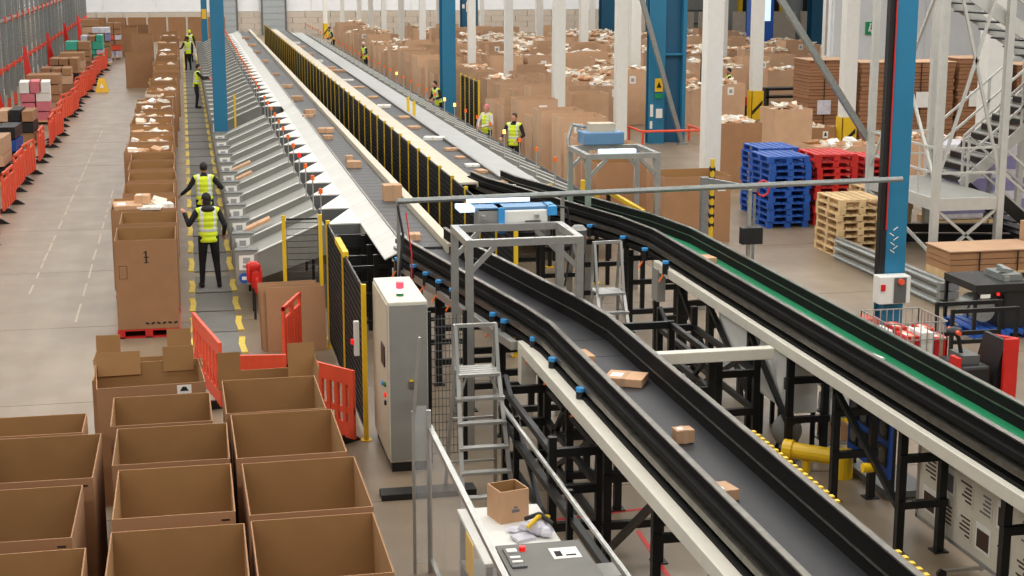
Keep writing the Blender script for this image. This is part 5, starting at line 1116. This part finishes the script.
for k in range(10): b.bar((x0+k*.1, y0, .2), (x0+k*.1, y0, 1.05), .012); b.bar((x0+k*.1, y1, .2), (x0+k*.1, y1, 1.05), .012); b.bar((x0, y0+k*.1, .2), (x0, y0+k*.1, 1.05), .012); b.bar((x1, y0+k*.1, .2), (x1, y0+k*.1, 1.05), .012)
for z in (.2, .5, .8, 1.05):
    for a, c in (((x0, y0), (x1, y0)), ((x1, y0), (x1, y1)), ((x1, y1), (x0, y1)), ((x0, y1), (x0, y0))): b.bar((*a, z), (*c, z), .016)
b.build('wire_mesh', 'alu', t); MB(t).box(x0, x1, y0, y1, .14, .19).build('base', 'galv', t)
for x in (x0+.1, x1-.1):
    for y in (y0+.1, y1-.1): MB(t).cyl((x-.02, y, .07), (x+.02, y, .07), .07, n=12).build('castor', 'black', t)
random.seed(2)
for k in range(8): x = 9.7+.22*(k % 4); y = 20.15+.4*(k//4); parcel('goods_pack', '%s red and white pack in the wire roll cage' % nth(k), (x, y, .2), (.2, .36, .6+.04*(k % 3)), 0, 'redpl' if k % 2 else 'white', 'packs in the roll cage', lab=k % 2 == 1)
t = thing('orange_crate', 'small orange crate beside the foot of the near blue column', 'crate', (9.9, 21.6, 0)); carton_parts(t, .4, .3, .75).build('crate_wall', ['orange', 'orange'], t); MB().box(-.21, .21, -.16, .16, .7, .75).build('rim', 'orange', t)
t = thing('black_rack', 'black tubular rack behind the roll cage', 'rack', (11.5, 21.2, 0))
for x in (11.05, 12.1):
    for y in (21.0, 21.5): MB(t).bar((x, y, 0), (x, y, .95), .05).build('upright', 'steelblk', t)
for z in (.45, .92):
    MB(t).bar((11.05, 21.0, z), (12.1, 21.0, z), .06).build('rail', 'steelblk', t); MB(t).bar((11.05, 21.5, z), (12.1, 21.5, z), .06).build('rail', 'steelblk', t)
# ---- machines seen below the green-belt conveyor
for i, (y0, y1) in enumerate(((17.58, 18.66), (18.95, 20.26))):
    t = thing('white_cabinet', '%s white machine cabinet on short legs under the green-belt conveyor' % ('near', 'far')[i], 'cabinet', (7.32, (y0+y1)/2, 0), 0, 'white cabinets under the conveyor')
    MB(t).box(7.13, 7.5, y0, y1, .56, 1.3).build('housing', 'whitep', t, bevel=.012); MB(t).box(7.12, 7.13, y0+.05, y1-.05, .6, 1.26).build('door', 'whitep', t); MB(t).box(7.1, 7.12, y0+.1, y0+.13, .85, 1.0).build('handle', 'greyd', t)
    for y in (y0+.05, y1-.05):
        for x in (7.16, 7.47): MB(t).bar((x, y, 0), (x, y, .56), .05).build('leg', 'steelblk', t)
def robot(label, x, y, s=1, rz=0):
    t = thing('robot_arm', label, 'robot', (x, y, 0), rz)
    MB().cyl((0, 0, 0), (0, 0, .25*s), .2*s, .17*s, n=16).build('base', 'robot', t, smooth=False)
    MB().ell((0, 0, .38*s), (.18*s, .18*s, .18*s), 14, 8).build('shoulder', 'robot', t, smooth=True)
    MB().cyl((0, 0, .38*s), (-.25*s, 0, .85*s), .1*s, .085*s, n=14).build('lower_arm', 'robot', t)
    MB().cyl((-.25*s, -.13*s, .85*s), (-.25*s, .13*s, .85*s), .12*s, n=16).build('elbow', 'robot', t)
    MB().cyl((-.25*s, 0, .87*s), (.35*s, 0, .72*s), .09*s, .065*s, n=14).build('forearm', 'robot', t)
    MB().cyl((.35*s, 0, .72*s), (.45*s, 0, .70*s), .06*s, n=12).build('wrist', 'black', t)
    MB().cyl((.02*s, 0, .8*s), (.07*s, 0, .79*s), .1*s, n=14).build('collar', 'black', t)
robot('yellow robot arm standing beyond the legs of the green-belt conveyor', 8.42, 18.75, .85, .6)
t = thing('robot_arm', 'yellow cylindrical robot arm lying low between legs of the green-belt conveyor', 'robot', (7.2, 17.0, 0))
MB(t).cyl((7.0, 17.15, .24), (7.5, 16.72, .24), .1, n=16).build('forearm', 'robot', t); MB(t).cyl((6.93, 17.2, .24), (7.02, 17.13, .24), .13, n=16).build('elbow', 'robot', t); MB(t).cyl((7.5, 16.72, 0), (7.5, 16.72, .34), .11, n=16).build('base', 'robot', t); MB(t).cyl((7.15, 17.02, 0), (7.15, 17.02, .2), .05, n=12).build('stand', 'robot', t); MB(t).cyl((6.9, 17.23, .24), (6.94, 17.19, .24), .07, n=12).build('wrist', 'black', t)
t = thing('grey_tank', 'round pale grey tank on a stand under the conveyor', 'tank', (7.22, 17.85, 0)); MB().ell((0, 0, .27), (.19, .19, .21), 18, 10).build('vessel', 'grey', t, smooth=True); MB().cyl((0, 0, .46), (0, 0, .52), .05).build('valve', 'black', t); MB().cyl((0, -.16, .4), (.0, -.17, .42), .04).build('gauge', 'black', t)
for a in range(3): MB().bar((.15*math.cos(a*2.1), .15*math.sin(a*2.1), 0), (.1*math.cos(a*2.1), .1*math.sin(a*2.1), .12), .04).build('leg', 'steelblk', t)
t = thing('white_box', 'white cube housing beside the round tank under the conveyor', 'machine', (7.75, 19.0, 0)); MB(t).box(7.56, 7.94, 18.9, 19.25, .3, .78).build('housing', 'whitep', t, bevel=.015); MB(t).bar((7.75, 19.08, 0), (7.75, 19.08, .3), .09).build('pedestal', 'steelblk', t); MB(t).obox((7.8, 18.85, .27), (.45, .3, .03), (0, .08, 0)).build('tray', 'black', t)
t = thing('wire_shelf', 'chrome wire shelf trolley with small boxes under the conveyor', 'shelf', (7.8, 17.8, 0))
for x in (7.62, 7.97):
    for y in (17.5, 18.0): MB(t).bar((x, y, .0), (x, y, 1.33), .03).build('upright', 'alu', t)
for z in (.15, .5, .85, 1.2): MB(t).box(7.6, 7.99, 17.48, 18.02, z, z+.025).build('shelf_board', 'galv', t)
for z in (.175, .525, .875): parcel('small_box', 'small %s box on the wire shelf trolley' % {.175: 'brown low-shelf', .525: 'pale middle-shelf', .875: 'yellow top-shelf'}[z], (7.8, 17.75, z), (.28, .36, .2), 0, {.175: 'card', .525: 'white', .875: 'yellow'}[z], 'boxes on the wire shelf', lab=False)
t = thing('fan_rack', 'blue equipment rack with square black fans under the green-belt conveyor', 'rack', (7.8, 16.35, 0))
MB(t).box(7.66, 7.7, 15.85, 17.0, .25, 1.3).build('panel', 'navy', t); MB(t).box(7.66, 8.2, 15.85, 17.0, .02, .1).build('base', 'greyd', t)
for y in (15.9, 16.95): MB(t).bar((7.73, y, .1), (7.73, y, 1.3), .05).build('leg', 'steelblk', t)
for j in range(4):
    for k in range(3):
        f = MB(t).box(7.645, 7.66, 15.9+.27*j, 16.13+.27*j, .38+.32*k, .62+.32*k).build('fan', 'black', t); MB(t).cyl((7.642, 16.015+.27*j, .5+.32*k), (7.646, 16.015+.27*j, .5+.32*k), .09, n=16).build('fan_ring', 'greyd', f)
t = thing('white_machine', 'white machine base behind the blue fan rack', 'machine', (8.6, 15.6, 0)); MB(t).box(8.35, 9.0, 15.0, 16.4, .15, .95).build('housing', 'whitep', t, bevel=.02); MB(t).box(8.4, 8.95, 15.05, 16.35, 0, .15).build('plinth', 'black', t)
for i, (x, y, z) in enumerate(((7.0, 15.05, .72), (7.5, 15.05, .8))): t = thing('yellow_clamp', '%s yellow cap on the crossbar of right conveyor frame' % ('left', 'right')[i], 'clamp', (x, y, z)); MB().cyl((-.06, -.06, 0), (.06, -.06, 0), .05, n=12).build('cap', 'robot', t); MB().box(-.03, .03, -.08, .02, -.03, .03).build('strap', 'robot', t)
t = thing('notice_board', 'ivory mobile notice board with printed charts under the green-belt conveyor', 'notice board', (8.0, 13, 0))
bd = MB(t).box(7.61, 7.65, 9.6, 15.0, .16, 1.34).build('board', 'board', t); MB(t).box(7.6, 7.66, 9.6, 15.02, .12, .16).box(7.6, 7.66, 9.6, 15.02, 1.34, 1.38).box(7.6, 7.66, 14.98, 15.03, .12, 1.38).build('frame', 'alu', t)
for y in (9.9, 11.6, 13.6): MB(t).bar((7.63, y, .05), (7.63, y, .2), .035).build('leg', 'alu', t); MB(t).bar((7.2, y, .08), (8.0, y, .08), .03).build('foot', 'alu', t); MB(t).cyl((7.2, y-.02, .05), (7.2, y+.02, .05), .05, n=12).build('castor', 'black', t)
random.seed(9)
for j in range(13):
    for k in range(3):
        y = 9.9+.39*j; z = .26+.36*k
        s = MB(t).box(7.605, 7.61, y, y+.3, z, z+.28).build('printed_sheet', 'board' if (j+k) % 3 else 'white', bd)
        b = MB(t)
        if (j+k) % 3 == 0: b.box(7.602, 7.605, y+.03, y+.27, z+.03, z+.22)
        else:
            for q in range(5): b.box(7.602, 7.605, y+.03, y+.12+random.random()*.15, z+.04+.045*q, z+.06+.045*q)
        b.build('print', 'ink_grey' if (j*k) % 2 else 'hairb', s)
